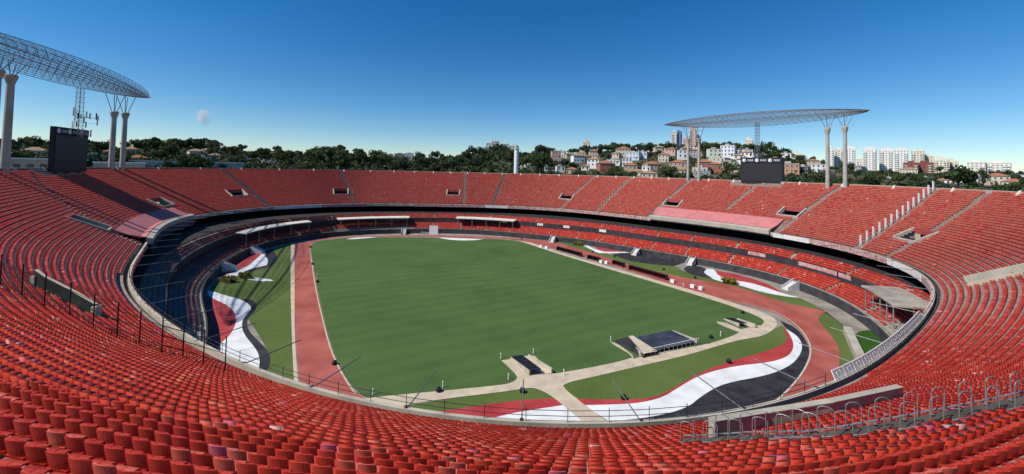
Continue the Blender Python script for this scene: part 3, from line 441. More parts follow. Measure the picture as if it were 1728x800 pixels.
# ------------------------------------------------------------------ seats
SHADE_RED = mat('seat_red_painted_shade', (.085, .012, .014), .5, .2, .8)  # red seats in shade: the darkness is put into the colour
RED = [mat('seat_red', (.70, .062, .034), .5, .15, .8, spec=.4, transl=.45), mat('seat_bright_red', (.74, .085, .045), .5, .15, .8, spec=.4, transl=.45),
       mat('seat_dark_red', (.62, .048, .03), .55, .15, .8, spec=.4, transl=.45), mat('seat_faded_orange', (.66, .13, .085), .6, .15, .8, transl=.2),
       mat('seat_faded_pink', (.64, .13, .17), .6, .15, .8, transl=.2), mat('seat_bleached_white', (.62, .30, .27), .7, .1, .8), SHADE_RED,
       mat('seat_muted_red', (.60, .14, .10), .6, .15, .8, transl=.3), mat('seat_muted_dark', (.56, .12, .088), .6, .15, .8, transl=.3)]
def seat_parts():
    pan, back = MB(), MB()
    for s in (-1, 1):                                   # pan in two halves with a drain slot between
        x0, x1 = (.008, .205) if s > 0 else (-.205, -.008)
        pts = [(-.03, .405), (.06, .385), (.18, .385), (.27, .40), (.33, .385), (.345, .34)]
        for (ya, za), (yb, zb) in zip(pts, pts[1:]):
            pan.quad((x0, ya, za), (x1, ya, za), (x1, yb, zb), (x0, yb, zb)); pan.quad((x0, yb, zb-.03), (x1, yb, zb-.03), (x1, ya, za-.03), (x0, ya, za-.03))
        pan.quad((x1, -.03, .405), (x1, .345, .34), (x1, .345, .31), (x1, -.03, .375)); pan.quad((x0, -.03, .375), (x0, .345, .31), (x0, .345, .34), (x0, -.03, .405))
        pan.quad((x0, .345, .34), (x1, .345, .34), (x1, .345, .31), (x0, .345, .31))
    # backrest shell: rows of points, wider at the top, rounded shoulders, curved in plan
    rows = [(.06, .165, .00), (.22, .185, -.01), (.42, .205, -.03), (.56, .212, -.055), (.63, .208, -.07), (.675, .195, -.08), (.695, .165, -.086)]
    nx = 7
    def P(z, hw, y, k, off):
        f = -1+2*k/(nx-1); return (hw*f, y+.05*f*f+off, z - (.012*f**4 if z > .62 else 0))
    for off, flip in ((0, 0),):
        for (a, b) in zip(rows, rows[1:]):
            for k in range(nx-1):
                q = [P(*a, k, off), P(*a, k+1, off), P(*b, k+1, off), P(*b, k, off)]
                back.quad(*(q if not flip else q[::-1]))
    t = rows[-1]
    for k in range(nx-1): back.quad(P(*t, k, 0), P(*t, k+1, 0), P(*t, k+1, .022), P(*t, k, .022))
    for a, b in zip(rows, rows[1:]):
        for k in (0, nx-1):
            q = [P(*a, k, 0), P(*b, k, 0), P(*b, k, .022), P(*a, k, .022)]; back.quad(*(q if k == 0 else q[::-1]))
    leg = MB(); leg.box((-.03, .0, 0), (.03, .22, .36)); leg.box((-.12, -.01, 0), (.12, .06, .07))
    return pan, back, leg
def lod(k):                                             # simpler seats for rows further off
    m = MB()
    if k == 1:
        m.hexa([(-.205, 0, .35), (.205, 0, .35), (.205, .33, .35), (-.205, .33, .35)], [(-.205, 0, .40), (.205, 0, .40), (.205, .34, .37), (-.205, .34, .37)])
        m.hexa([(-.17, 0, .05), (.17, 0, .05), (.17, .02, .05), (-.17, .02, .05)], [(-.205, -.08, .64), (.205, -.08, .64), (.205, -.05, .64), (-.205, -.05, .64)])
        m.quad((-.205, -.08, .64), (.205, -.08, .64), (.155, -.09, .695), (-.155, -.09, .695))
    else:
        m.quad((-.21, 0, .39), (.21, 0, .39), (.21, .35, .37), (-.21, .35, .37)); m.quad((-.2, .35, .28), (.2, .35, .28), (.21, .35, .37), (-.21, .35, .37))
        m.quad((-.18, .0, .06), (.18, .0, .06), (.19, -.09, .66), (-.19, -.09, .66))
    return np.array(m.v), np.array(m.f)
def seg_dist(p, a, b):
    ab = b-a; t = max(0, min(1, float(np.dot(p-a, ab)/np.dot(ab, ab)))); return float(np.hypot(*(p-a-ab*t)))
STRIP = [tp(*q) for q in D['strip']]; WALL = [tp(*q) for q in D['wall']]; PANL = [tp(*q) for q in D['panelL']]
KEEP = [(np.array(a[:2]), np.array(b[:2]), r) for L_, r in ((STRIP, .5), (WALL, .35), (PANL, .8)) for a, b in zip(L_, L_[1:])]
PITCH = .5
seats = []                                              # x, y, z, facing angle
tf = np.linspace(0, 2*np.pi, 5761)
for r in range(NRX):
    w = RD*r + .68; p = S(tf, w*np.ones_like(tf)); ds = np.hypot(*np.diff(p, axis=0).T); cum = np.r_[0, np.cumsum(ds)]
    nseat = int(cum[-1]/PITCH); sarr = (np.arange(nseat)+.5)*cum[-1]/nseat; ta = np.interp(sarr, cum, tf)
    pos = S(ta, w*np.ones_like(ta)); nn = normal(CO, CP, ta)
    for i in range(nseat):
        x, y = pos[i]
        if y < 1.2 and abs(x) < 40 or y < 0.62*abs(x)-6: continue       # behind and beside the camera, never seen
        if r >= NR and not 257 < math.degrees(ta[i]) % 360 < 303: continue
        dg = math.degrees(ta[i])
        if in_vom(dg, r, .25): continue
        if (r < 1 and 222 < dg < 300) or any(a[3]-RD <= w <= a[2]+RD and abs(dang(dg, aisle_deg(a, w)))*arc_at(dg, w) < (.98 if a[0] == 151.12 else .78) for a in AIS if abs(dang(dg, a[0])) < 14): continue
        if w < 6.4 and 9 < (dg % 360) < 36.6: continue
        if w < 5.1 and 167.8 < dg < 196.8: continue
        if y < 60 and any(seg_dist(pos[i], a, b) < rr for a, b, rr in KEEP): continue
        if abs(dang(dg, 19)) < 4.6 and r >= NR-4: continue             # under the scoreboards
        if abs(dang(dg, 174.5)) < 3.6 and r >= NR-4: continue
        seats.append((x, y, tread_z(r), math.atan2(-nn[i][1], -nn[i][0]) - math.pi/2, 0))
for r in range(10):
    low = r < 6; k = r if low else r-6
    o = (.9+.78*k+.5) if low else (6.1+.8*k+.52); z = (2.0+.36*k) if low else (6.1+.42*k)
    p = B(tf, o*np.ones_like(tf)); ds = np.hypot(*np.diff(p, axis=0).T); cum = np.r_[0, np.cumsum(ds)]
    nseat = int(cum[-1]/PITCH); sarr = (np.arange(nseat)+.5)*cum[-1]/nseat; ta = np.interp(sarr, cum, tf)
    pos = B(ta, o*np.ones_like(ta)); nn = normal(COB, CB, ta)
    for i in range(nseat):
        dg = (math.degrees(ta[i])+40) % 360-40
        if dg > 226 or dg < -24: continue
        if abs(dang(dg*1.0 % 9.3, 0))*1.9 < .8: continue               # aisles
        if low and (118 < dg < 140 and k < 2): continue
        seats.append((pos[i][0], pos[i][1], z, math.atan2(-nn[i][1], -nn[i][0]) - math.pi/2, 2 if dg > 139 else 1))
seats = np.array(seats)
# which seats are in frame and largest
d = np.hypot(seats[:, 0], seats[:, 1]); dep = seats[:, 1]; vis = (dep > 1) & (np.abs(seats[:, 0]/np.maximum(dep, .1)) < 1.33) & ((30-seats[:, 2]-.4)/np.maximum(dep, .1) < .86)
key = np.where(vis, np.sqrt(dep**2 + (30-seats[:, 2])**2*.3), 1e9); order = np.argsort(key)
near = order[:300]; rest = np.setdiff1d(np.arange(len(seats)), near)
mi = rng.choice(5, len(seats), p=[.46, .26, .17, .095, .015])
fd = np.hypot(seats[:, 0], seats[:, 1]) > 80; sw = fd & (rng.random(len(seats)) < np.clip((np.hypot(seats[:, 0], seats[:, 1])-70)/60, 0, .85)) & (seats[:, 4] < .5); mi[sw] = rng.choice([7, 8, 3], int(sw.sum()), p=[.55, .37, .08])     # upper seats turn a duller red with distance from the camera
mi[rng.random(len(seats)) < .004] = 5
mi[(seats[:, 4] > 1.5) & (rng.random(len(seats)) < .96)] = 6              # lower left red seats, darkened in colour to deepen the overhang's shade
pan, back, leg = seat_parts(); proto = {}
LAB = {0: 'red plastic stadium seat in the rows nearest the camera', 1: 'brighter red plastic seat in the rows nearest the camera', 2: 'darker red plastic seat in the rows nearest the camera',
       3: 'faded orange plastic seat in the rows nearest the camera', 4: 'faded pink plastic seat among the nearest red seats', 5: 'bleached whitish plastic seat among the nearest red seats'}
GRP = {0: 'red seats in the near rows', 1: 'brighter red seats in the near rows', 2: 'darker red seats in the near rows', 3: 'orange faded seats in the near rows', 4: 'pink faded seats in the near rows', 5: 'bleached seats in the near rows'}
for i in near:
    k = int(mi[i]); x, y, z, a, _ = seats[i]; k = 4 if k == 5 else k
    a += random.uniform(-.02, .02)
    if k not in proto:
        e = empty('terrace_chair', (x, y, z), a, LAB[k], 'seat', GRP[k])
        pan.build('seat_pan', RED[k], e); back.build('backrest', RED[k], e, smooth=False); leg.build('bracket', STEEL_D, e); proto[k] = e
    else:
        e = copy_tree(proto[k]); e.location = (x, y, z); e.rotation_euler = (0, 0, a)
def bake(idx, k, out):
    V, Fc = lod(k); s = seats[idx]; jit = rng.normal(0, .02, len(idx)); c, sn = np.cos(s[:, 3]+jit), np.sin(s[:, 3]+jit)
    X = V[None, :, 0]*c[:, None]-V[None, :, 1]*sn[:, None]+s[:, 0:1]; Y = V[None, :, 0]*sn[:, None]+V[None, :, 1]*c[:, None]+s[:, 1:2]; Z = V[None, :, 2]+s[:, 2:3]
    out[0].append(np.stack([X, Y, Z], -1).reshape(-1, 3)); out[1].append((Fc[None]+(np.arange(len(idx))*len(V))[:, None, None]+out[3]).reshape(-1, 4)); out[3] += len(idx)*len(V)
    out[2].append(np.repeat(mi[idx], len(Fc)))
out = [[], [], [], 0]
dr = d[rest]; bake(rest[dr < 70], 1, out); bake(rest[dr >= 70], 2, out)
V = np.concatenate(out[0]); Fc = np.concatenate(out[1]); Mi = np.concatenate(out[2])
me = bpy.data.meshes.new('stadium_seats'); me.vertices.add(len(V)); me.vertices.foreach_set('co', V.astype(np.float32).ravel())
me.loops.add(Fc.size); me.loops.foreach_set('vertex_index', Fc.astype(np.int32).ravel())
me.polygons.add(len(Fc)); me.polygons.foreach_set('loop_start', (np.arange(len(Fc))*4).astype(np.int32))
me.polygons.foreach_set('material_index', Mi.astype(np.int32))
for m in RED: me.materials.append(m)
me.update(calc_edges=True); me.validate()
so = bpy.data.objects.new('stadium_seats', me); col.objects.link(so); tag(so, 'tens of thousands of red plastic seats filling the terraces of the bowl', 'seats', kind='stuff')
print('SEATS', len(seats))
# ------------------------------------------------------------------ railings, poles and walls on the upper tier
def along(t0, t1, w, step):   # points every step metres along an offset of the front edge
    ts = np.radians(np.linspace(t0, t1, 2000)); p = S(ts, w*np.ones_like(ts)); c = np.r_[0, np.cumsum(np.hypot(*np.diff(p, axis=0).T))]
    n = max(1, int(c[-1]/step)); q = np.interp(np.arange(n+1)*step, c, ts); return [math.degrees(x) for x in q]
degs = along(222, 297, -.75, 3.1)
rail = empty('parapet_railing', tp(260, -.75, .3), 0, 'thin grey metal railing with two rails along the near edge of the terrace', 'railing'); lo = local(rail)
for h in (.62, 1.02):
    MB().path([lo(Vector((*S(R(d), -.75), 11.16+h))) for d in degs], .024, 5).build('rail', STEEL_D, rail)
for d in degs:
    p = S(R(d), -.75); MB().tube(lo((p[0], p[1], 11.34)), lo((p[0], p[1], 12.4)), .028, 5).build('post', STEEL_D, rail)
degs = along(-52, 250, -.55, 4)
rail2 = empty('front_railing', tp(100, -.75, .3), 0, 'low dark guard rail along the far and side edges of the upper terrace', 'railing'); lo = local(rail2)
MB().path([lo(Vector((*S(R(d), -.6), 11.9))) for d in degs if d < 222], .03, 4).build('rail', STEEL_D, rail2)
# slanted poles reaching in over the field from the terrace edge
pole0 = None
for k, d in enumerate(along(-58, 301, -.95, 9.0)):
    p = S(R(d), -.95); nn = normal(CO, CP, np.array(R(d)))
    if pole0 is None:
        pole0 = empty('outrigger_pole', (0, 0, 0)); tag(pole0, 'long grey steel pole jutting over the field from the terrace edge', 'pole', 'outrigger poles round the terrace edge')
        MB().tube((0, -.2, 0), (0, 5.6, .12), .05, 6).build('tube', mat('pole_grey', (.16, .16, .16), .5, .2, 3, metal=.3), pole0)
        MB().box((-.14, -.25, -.16), (.14, .12, .16)).build('bracket', STEEL_D, pole0); o = pole0
    else: o = copy_tree(pole0)
    o.location = (float(p[0]), float(p[1]), 11.2); o.rotation_euler = (0, 0, math.atan2(-nn[1], -nn[0])-math.pi/2)
# white barrier panels on the terrace edge at the right
pan0 = None
for d in along(-61.5, -40.5, -.75, 2.05)[:-1]:
    p = S(R(d), -.75); nn = normal(CO, CP, np.array(R(d)))
    if pan0 is None:
        pan0 = empty('crowd_barrier', (0, 0, 0)); tag(pan0, 'white barrier panel with dark crosswise struts on the terrace edge by the green turf', 'barrier', 'white barrier panels on the terrace edge')
        fr = MB(); fr.box((-1.0, -.04, .05), (1.0, .04, .2)); fr.box((-1.0, -.04, 1.25), (1.0, .04, 1.4))
        for x in (-1.0, -.35, .3, .92): fr.box((x, -.035, .2), (x+.08, .035, 1.25))
        fr.build('frame', WHITE, pan0); pl = MB(); pl.box((-.98, -.015, .22), (.98, .015, 1.23)); pl.build('sheet', mat('mesh_sheet_grey', (.62, .62, .66), .6, .4, 2.2, c2=(.8, .8, .8)), pan0); o = pan0
        st = MB()
        for x in (-.8, 0, .8): st.tube((x, 0, 1.3), (x, -.5, .1), .03, 4)
        st.build('stay', STEEL, pan0)
    else: o = copy_tree(pan0)
    o.location = (float(p[0]), float(p[1]), 11.34); o.scale = (1, 1, .62); o.rotation_euler = (-.4, 0, math.atan2(-nn[1], -nn[0])-math.pi/2)
# concrete wall of the near tunnel
def wall_thing(name, pts, h0, h1, th_, m, label, cat):
    c = sum((Vector(p) for p in pts), Vector())/len(pts); e = empty(name, c, 0, label, cat); lo = local(e); mb = MB()
    for i in range(len(pts)-1):
        a, b = Vector(pts[i]), Vector(pts[i+1]); n = (b-a).cross(Vector((0, 0, 1))).normalized()*th_/2
        fa, fb = i/(len(pts)-1), (i+1)/(len(pts)-1); ha, hb = h0+(h1-h0)*fa, h0+(h1-h0)*fb; dn = Vector((0, 0, -.8))
        mb.hexa([lo(a-n+dn), lo(b-n+dn), lo(b+n+dn), lo(a+n+dn)], [lo(a-n+Vector((0, 0, ha))), lo(b-n+Vector((0, 0, hb))), lo(b+n+Vector((0, 0, hb))), lo(a+n+Vector((0, 0, ha)))])
    mb.build('wall_panel', m, e); cp = MB()
    for i in range(len(pts)-1):
        a, b = Vector(pts[i]), Vector(pts[i+1]); n = (b-a).cross(Vector((0, 0, 1))).normalized()*(th_/2+.03)
        ha, hb = h0+(h1-h0)*i/(len(pts)-1)+.003, h0+(h1-h0)*(i+1)/(len(pts)-1)+.003
        cp.hexa([lo(a-n+Vector((0, 0, ha))), lo(b-n+Vector((0, 0, hb))), lo(b+n+Vector((0, 0, hb))), lo(a+n+Vector((0, 0, ha)))], [lo(a-n+Vector((0, 0, ha+.06))), lo(b-n+Vector((0, 0, hb+.06))), lo(b+n+Vector((0, 0, hb+.06))), lo(a+n+Vector((0, 0, ha+.06)))])
    cp.build('coping', CONC_L, e); return e
WALL = [tp(*q) for q in D['wall']]
wall_thing('tunnel_wall', WALL, 1.25, .95, .3, CONC_L, 'long bare concrete tunnel wall crossing the near right seats', 'wall')
# hoop railings along the walkway in front of it
st = [tp(*q) for q in D['strip']]; sm = [Vector(p) for p in smooth_poly([tuple(p) for p in st], 2, closed=False)]
cs = [0]
for a, b in zip(sm, sm[1:]): cs.append(cs[-1]+(b-a).length)
def sat(s):
    for i in range(1, len(cs)):
        if s <= cs[i] or i == len(cs)-1:
            f = (s-cs[i-1])/max(1e-6, cs[i]-cs[i-1]); return sm[i-1].lerp(sm[i], f), (sm[i]-sm[i-1]).normalized()
walk = empty('seat_walkway', sat(cs[-1]/2)[0], 0, 'narrow grey channel walkway with steel edge rails between the near right seats', 'walkway'); lo = local(walk)
mb = MB(); rl = {-1: MB(), 1: MB()}; K = 60
for k in range(K):
    a, t = sat(cs[-1]*k/K); b, t2 = sat(cs[-1]*(k+1)/K); n = Vector((t.y, -t.x, 0)).normalized()*.3; u = Vector((0, 0, .42))
    mb.hexa([lo(a-n-u*2), lo(b-n-u*2), lo(b+n-u*2), lo(a+n-u*2)], [lo(a-n+u), lo(b-n+u), lo(b+n+u), lo(a+n+u)])
    for s_ in (-1, 1): rl[s_].tube(lo(a+n*s_*1.04+u*1.25), lo(b+n*s_*1.02+u*1.25), .035, 5)
mb.build('channel', CONC_D, walk); rl[1].build('edge_rail', STEEL, walk); rl[-1].build('edge_rail', STEEL, walk)
hoop0 = None; k = 0; s_ = .3
while s_ < cs[-1]-.3:
    p, t = sat(s_); side = -1 if k % 2 else 1; n = Vector((t.y, -t.x, 0)).normalized()
    if hoop0 is None:
        hoop0 = empty('hoop_railing', (0, 0, 0)); tag(hoop0, 'galvanised steel hoop railing standing on the walkway in the near right seats', 'railing', 'hoop railings on the walkway')
        pts = [(-.32, 0, 0), (-.32, 0, .95)] + [(-.32+.32*(1-math.cos(x)), 0, .95+.2*math.sin(x)) for x in np.linspace(.3, math.pi-.3, 6)] + [(.32, 0, .95), (.32, 0, 0)]
        MB().path(pts, .021, 6).build('hoop', STEEL, hoop0); bp_ = MB(); bp_.box((-.4, -.06, 0), (-.24, .06, .02)); bp_.box((.24, -.06, 0), (.4, .06, .02)); bp_.build('base_plate', STEEL, hoop0); o = hoop0
    else: o = copy_tree(hoop0)
    o.scale = (.85, .85, .85); o.location = p + n*.22*side + Vector((0, 0, .42)); o.rotation_euler = (0, 0, math.atan2(t.y, t.x)+.15); k += 1; s_ += .5
# dark screened opening and fence at the left
PANL = [tp(*q) for q in D['panelL']]
e = wall_thing('tunnel_screen', PANL, 1.7, 1.3, .15, mat('dark_green_screen', (.012, .02, .018), .7, .4, 1), 'dark screened tunnel opening in the shaded left seats', 'screen')
lo = local(e)
for q in (PANL[0], PANL[-1]):
    MB().box((-.22, -.3, -.6), (.22, .3, 1.16), Matrix.Translation(lo(q))).build('end_pillar', CONC_L, e)
fp = [tp(*q) for q in D['fence']]
FBLK = mat('fence_black', (.014, .014, .016), .8, .2, 2, spec=.1)
fence = empty('segregation_fence', fp[5], 0, 'tall dark mesh fence with posts crossing the left seats down to the edge', 'fence'); lo = local(fence)
for h in (1.0, 1.7, 2.4): MB().path([lo(p+Vector((0, 0, h))) for p in fp], .03, 4).build('rail', FBLK, fence)
for p in fp: MB().tube(lo(p+Vector((0, 0, -.3))), lo(p+Vector((0, 0, 3.0))), .045, 6).build('post', FBLK, fence)
ms = MB()
for a, b in zip(fp, fp[1:]):
    n = int((b-a).length/.25)
    for i in range(n):
        q = a.lerp(b, i/n); ms.tube(lo(q+Vector((0, 0, .1))), lo(q+Vector((0, 0, .95))), .012, 3, caps=False)
ms.path([lo(p+Vector((0, 0, .35))) for p in fp], .02, 3); ms.build('wire_mesh', FBLK, fence)
# white barrier posts running up the right terrace
post0 = None
for i in range(14):
    w = 1.5+(26.5-1.5)*i/13; d = 355.0+(357.36-355.0)*i/13; p = tp(d, w)
    if post0 is None:
        post0 = empty('barrier_post', (0, 0, 0)); tag(post0, 'tall white post of the barrier line up the right terrace', 'post', 'white barrier posts on the right terrace')
        MB().box((-.17, -.1, -.3), (.17, .1, 2.9)).build('shaft', WHITE, post0); MB().box((-.24, -.16, -.3), (.24, .16, .5)).build('foot', CONC_L, post0); o = post0
    else: o = copy_tree(post0)
    o.location = p; o.rotation_euler = (0, 0, R(d))
post1 = None
for i in range(12):
    w = 1.5+(24-1.5)*i/11; d = 54.0+(51.2-54.0)*i/11; p = tp(d, w)
    if post1 is None:
        post1 = empty('barrier_post', (0, 0, 0)); tag(post1, 'short grey post of the barrier line up the far terrace', 'post', 'grey barrier posts on the far terrace')
        MB().box((-.14, -.1, -.3), (.14, .1, 2.0)).build('shaft', CONC_L, post1); o = post1
    else: o = copy_tree(post1)
    o.location = p; o.rotation_euler = (0, 0, R(d))

# ------------------------------------------------------------------ floodlight canopies, columns, scoreboards
def canopy(cx, cy, z, dx, dy, a, b, dep, tilt, label):
    e = empty('floodlight_canopy', (cx, cy, z), math.atan2(dy, dx), label, 'floodlight canopy')
    N, K = 34, 5; top, bot = {}, {}
    for i in range(N+1):
        s = -a+2*a*i/N; f = max(0, 1-(s/a)**2)**.8
        for k in range(-K, K+1):
            y = b*f*k/K; zz = tilt*k/K*f; top[i, k] = Vector((s, y, zz+dep/2*f*(1-.5*abs(k)/K))); bot[i, k] = Vector((s+(a/N if i < N else 0), y, zz-dep/2*f))
    ch = MB()
    for k in range(-K, K+1):
        for i in range(N): ch.tube(top[i, k], top[i+1, k], .09 if abs(k) == K else .055, 4, caps=False); ch.tube(bot[i, k], bot[i+1, k], .08 if abs(k) == K else .05, 4, caps=False)
    ch.build('chord_frame', STEEL, e); wb = MB()
    for i in range(1, N):
        for k in range(-K, K+1):
            wb.tube(top[i, k], bot[i, k], .035, 3, caps=False); wb.tube(top[i, k], bot[i-1, k], .035, 3, caps=False)
            if k < K: wb.tube(top[i, k], top[i, k+1], .04, 3, caps=False); wb.tube(bot[i, k], bot[i, k+1], .04, 3, caps=False)
    wb.build('web_bracing', STEEL, e)
    gr = MB()                                           # catwalk gratings
    for k in (-2, 1, 3):
        for i in range(2, N-2): p, q = top[i, k], top[i+1, k]; w_ = Vector((0, .28, 0)); gr.hexa([p-w_, q-w_, q+w_, p+w_], [p-w_+Vector((0,0,.05)), q-w_+Vector((0,0,.05)), q+w_+Vector((0,0,.05)), p+w_+Vector((0,0,.05))])
    gr.build('catwalk', mat('rusty_grating', (.22, .19, .16), .7, .3, 2), e)
    lm = None
    return e
cR = canopy(94.8, 156.5, 52.2, .65, -.76, 36.2, 9, 3.2, -.6, 'lens shaped lattice floodlight canopy on the right behind the scoreboard')
cL = canopy(-117, 100, 53.4, -.395, .919, 49, 8.5, 3.4, -.2, 'lens shaped lattice floodlight canopy at the upper left')
COLM = mat('column_concrete', (.38, .36, .32), .9, .18, .5)
def column(x, y, zb, zt, r, label, up=4.2):
    e = empty('canopy_column', (x, y, zb), 0, label, 'column', None)
    h = zt-zb; MB().tube((0, 0, -2), (0, 0, h-2.2), r, 14, r2=r*.85).build('shaft', COLM, e, smooth=False)
    MB().lathe([(r*.85, h-2.3), (r*1.35, h-.9), (r*1.45, h-.2), (r*1.25, h), (0, h)], n=14).build('capital', CONC_L, e)
    sr = MB()
    for a in (.6, 2.2, 3.9, 5.4): sr.tube((r*.8*math.cos(a), r*.8*math.sin(a), h), (2.4*math.cos(a), 2.4*math.sin(a), h+up), .11, 5)
    sr.build('strut', STEEL, e); return e
for x, y, zt, lb in ((80.3, 178.2, 45.5, 'left column of the far pair under the right canopy'), (83.5, 174.6, 45.6, 'right column of the far pair under the right canopy'),
                 (109.5, 135.6, 46.8, 'left column of the near pair under the right canopy'), (112.0, 131.4, 46.8, 'right column of the near pair under the right canopy'),
                 (-136.6, 133.6, 46.6, 'left column of the pair under the tip of the left canopy'), (-137.2, 138.0, 46.8, 'right column of the pair under the tip of the left canopy'),
                 (-118.9, 91.9, 49.6, 'thick concrete column at the left edge of the picture'), (-116.2, 87.4, 49.8, 'thick concrete column beyond the left edge of the picture')):
    column(x, y, 25.5, zt, .64 if x > 0 else .8, lb, 51.2-zt if x > 0 else 52.6-zt)
BLK = mat('screen_black', (.028, .028, .03), .45, .1, .2)
def board(x0, y0, x1, y1, z0, z1, label, dp=2.6):
    a, b = Vector((x0, y0, z0)), Vector((x1, y1, z0)); W = (b-a).length; e = empty('scoreboard', (a+b)/2, math.atan2(y1-y0, x1-x0), label, 'scoreboard'); H_ = z1-z0
    MB().box((-W/2, .06, .4), (W/2, dp, H_)).build('cabinet', mat('cabinet_dark', (.018, .018, .02), .6, .2, .5), e)
    MB().box((-W/2+.3, -.04, 1.2), (W/2-.3, .057, H_-2.3)).build('screen', BLK, e)
    hd = MB().box((-W/2+.1, -.10, H_-2.1), (W/2-.1, .056, H_-.1)).build('header_board', mat('header_navy', (.012, .014, .025), .6, .2, .5), e)
    LW = mat('logo_white', (.8, .8, .82), .6, .04, 1)
    for k in (-1, 0, 1):
        cx = k*W*.315-W*.03; lg = MB(); n = 20
        lg.poly([(cx-W*.07+.62*math.cos(2*math.pi*i/n), -.112, H_-1.1+.68*math.sin(2*math.pi*i/n)) for i in range(n)])
        lg.poly([(cx-W*.07+.2+.17*math.cos(2*math.pi*i/n), -.118, H_-1.1+.3*math.sin(2*math.pi*i/n)) for i in range(n)], m=1)
        for j in range(5):
            x = cx+.02*W+j*.42; y = -.112; z = H_-1.1
            lg.quad((x, y, z-.33), (x+.12, y, z-.33), (x+.12, y, z+.33), (x, y, z+.33))
            if j % 2 == 0: lg.quad((x+.12, y, z+.2), (x+.33, y, z+.2), (x+.33, y, z+.33), (x+.12, y, z+.33))
            lg.quad((x+.12, y, z-.33), (x+.33, y, z-.33), (x+.33, y, z-.2), (x+.12, y, z-.2))
        lg.build('logo', [LW, BLK], hd)
    for x in (-W*.35, 0, W*.35): MB().box((x-.35, .5, -3), (x+.35, dp-.1, .45)).build('support', STEEL_D, e)
    return e
board(94.3, 161.0, 104.0, 150.2, 26.2, 36.8, 'wide black scoreboard with three white logos on the right rim')
board(-126.0, 107.6, -130.6, 120.4, 25.8, 38.9, 'tall black scoreboard in shade on the left rim', 1.1)
def mast(x, y, z0, z1, label, ants):
    e = empty('lattice_mast', (x, y, z0), 0, label, 'mast'); h = z1-z0; mb = MB(); q = [(-.7, -.7), (.7, -.7), (.7, .7), (-.7, .7)]; n = int(h/1.3)
    for px_, py_ in q: mb.tube((px_, py_, 0), (px_*.7, py_*.7, h), .07, 4)
    for i in range(n):
        za, zb = h*i/n, h*(i+1)/n
        for k in range(4): a, b = q[k], q[(k+1) % 4]; mb.tube((a[0], a[1], za), (b[0], b[1], zb), .04, 3); mb.tube((a[0], a[1], zb), (b[0], b[1], zb), .04, 3)
    mb.build('lattice', STEEL, e)
    for k in range(ants):
        a = random.uniform(0, 6.28); rr = random.uniform(.9, 4.2); z = random.uniform(.2, h*.45)
        m_ = MB(); m_.box((rr*math.cos(a)-.13, rr*math.sin(a)-.1, z), (rr*math.cos(a)+.13, rr*math.sin(a)+.1, z+random.uniform(1.2, 2.4))); m_.tube((0, 0, z+.5), (rr*math.cos(a), rr*math.sin(a), z+.5), .04, 3)
        m_.build('antenna', random.choice([STEEL, STEEL_D, WHITE]), e)
    return e
mast(99.5, 158.5, 35, 51.2, 'lattice mast between the right scoreboard and its canopy', 8)
mast(-128.5, 115.5, 36, 51, 'lattice mast crowded with antennas above the left scoreboard', 22)

# ------------------------------------------------------------------ things round the field
def dugout(x0, y0, x1, y1, label):
    a, b = Vector((x0, y0, 0)), Vector((x1, y1, 0)); W = (b-a).length; e = empty('dugout', (a+b)/2, math.atan2(y1-y0, x1-x0), label, 'dugout'); mb = MB()
    pr = [(1.3, .05), (1.16, .9), (1.1, 1.3), (.6, 1.5), (-.2, 1.45)]
    for (ya, za), (yb, zb) in zip(pr, pr[1:]): mb.hexa([(-W/2, ya, za), (W/2, ya, za), (W/2, yb, zb), (-W/2, yb, zb)], [(-W/2, ya, za+.05), (W/2, ya, za+.05), (W/2, yb, zb+.05), (-W/2, yb, zb+.05)])
    mb.build('roof_shell', mat('dugout_red', (.06, .008, .012), .5, .2, 1), e)
    for s in (-1, 1): MB().poly([(s*(W/2+.002), y, z) for y, z in pr] + [(s*(W/2+.002), -.2, .05)]).build('side_panel', GLASS, e)
    sm_ = MB(); n = int(W/.6)
    for i in range(n): x = -W/2+.35+i*.6; sm_.box((x-.2, .3, .4), (x+.2, .8, .48)); sm_.box((x-.2, .78, .45), (x+.2, .86, 1.0))
    sm_.build('bench_seats', mat('dugout_seat', (.06, .01, .012), .6, .2, 1), e)
    for i in range(int(W/2)+1): MB().tube((-W/2+i*W/max(1, int(W/2)), -.2, 0), (-W/2+i*W/max(1, int(W/2)), -.2, 1.46), .03, 4).build('strut', STEEL_D, e)
for q, lb in (((17.1, 146.6, 24.0, 136.5), 'long dark red dugout furthest along the right touchline'), ((26.0, 133.2, 28.8, 129.2), 'short dark red dugout next to the furthest long one'),
          ((32.7, 126.4, 34.9, 122.8), 'small dark red shelter between the two groups of dugouts'), ((36.1, 120.1, 43.1, 109.4), 'long dark red dugout nearest along the right touchline')):
    q = list(q); q = [q[0]+.4, q[1]+.3, q[2]+.4, q[3]+.3]; dugout(*q, lb)
def goal(x0, y0, x1, y1):
    a, b = Vector((x0, y0, 0)), Vector((x1, y1, 0)); W = (b-a).length; e = empty('football_goal', (a+b)/2, math.atan2(y1-y0, x1-x0), 'white football goal with net at the far end of the pitch', 'goal')
    MB().path([(-W/2, 0, 0), (-W/2, 0, 2.44), (W/2, 0, 2.44), (W/2, 0, 0)], .07, 8).build('frame', WHITE, e); nm = MB()
    for i in range(13): x = -W/2+W*i/12; nm.path([(x, 0, 2.44), (x, 1.0, 2.3), (x, 2.0, 0)], .012, 3)
    for z, y in ((.5, 1.8), (1.1, 1.5), (1.7, 1.25), (2.3, 1.0)): nm.tube((-W/2, y, z), (W/2, y, z), .012, 3)
    nm.build('net', WHITE, e)
goal(-37.6, 166.2, -30.4, 165.6)
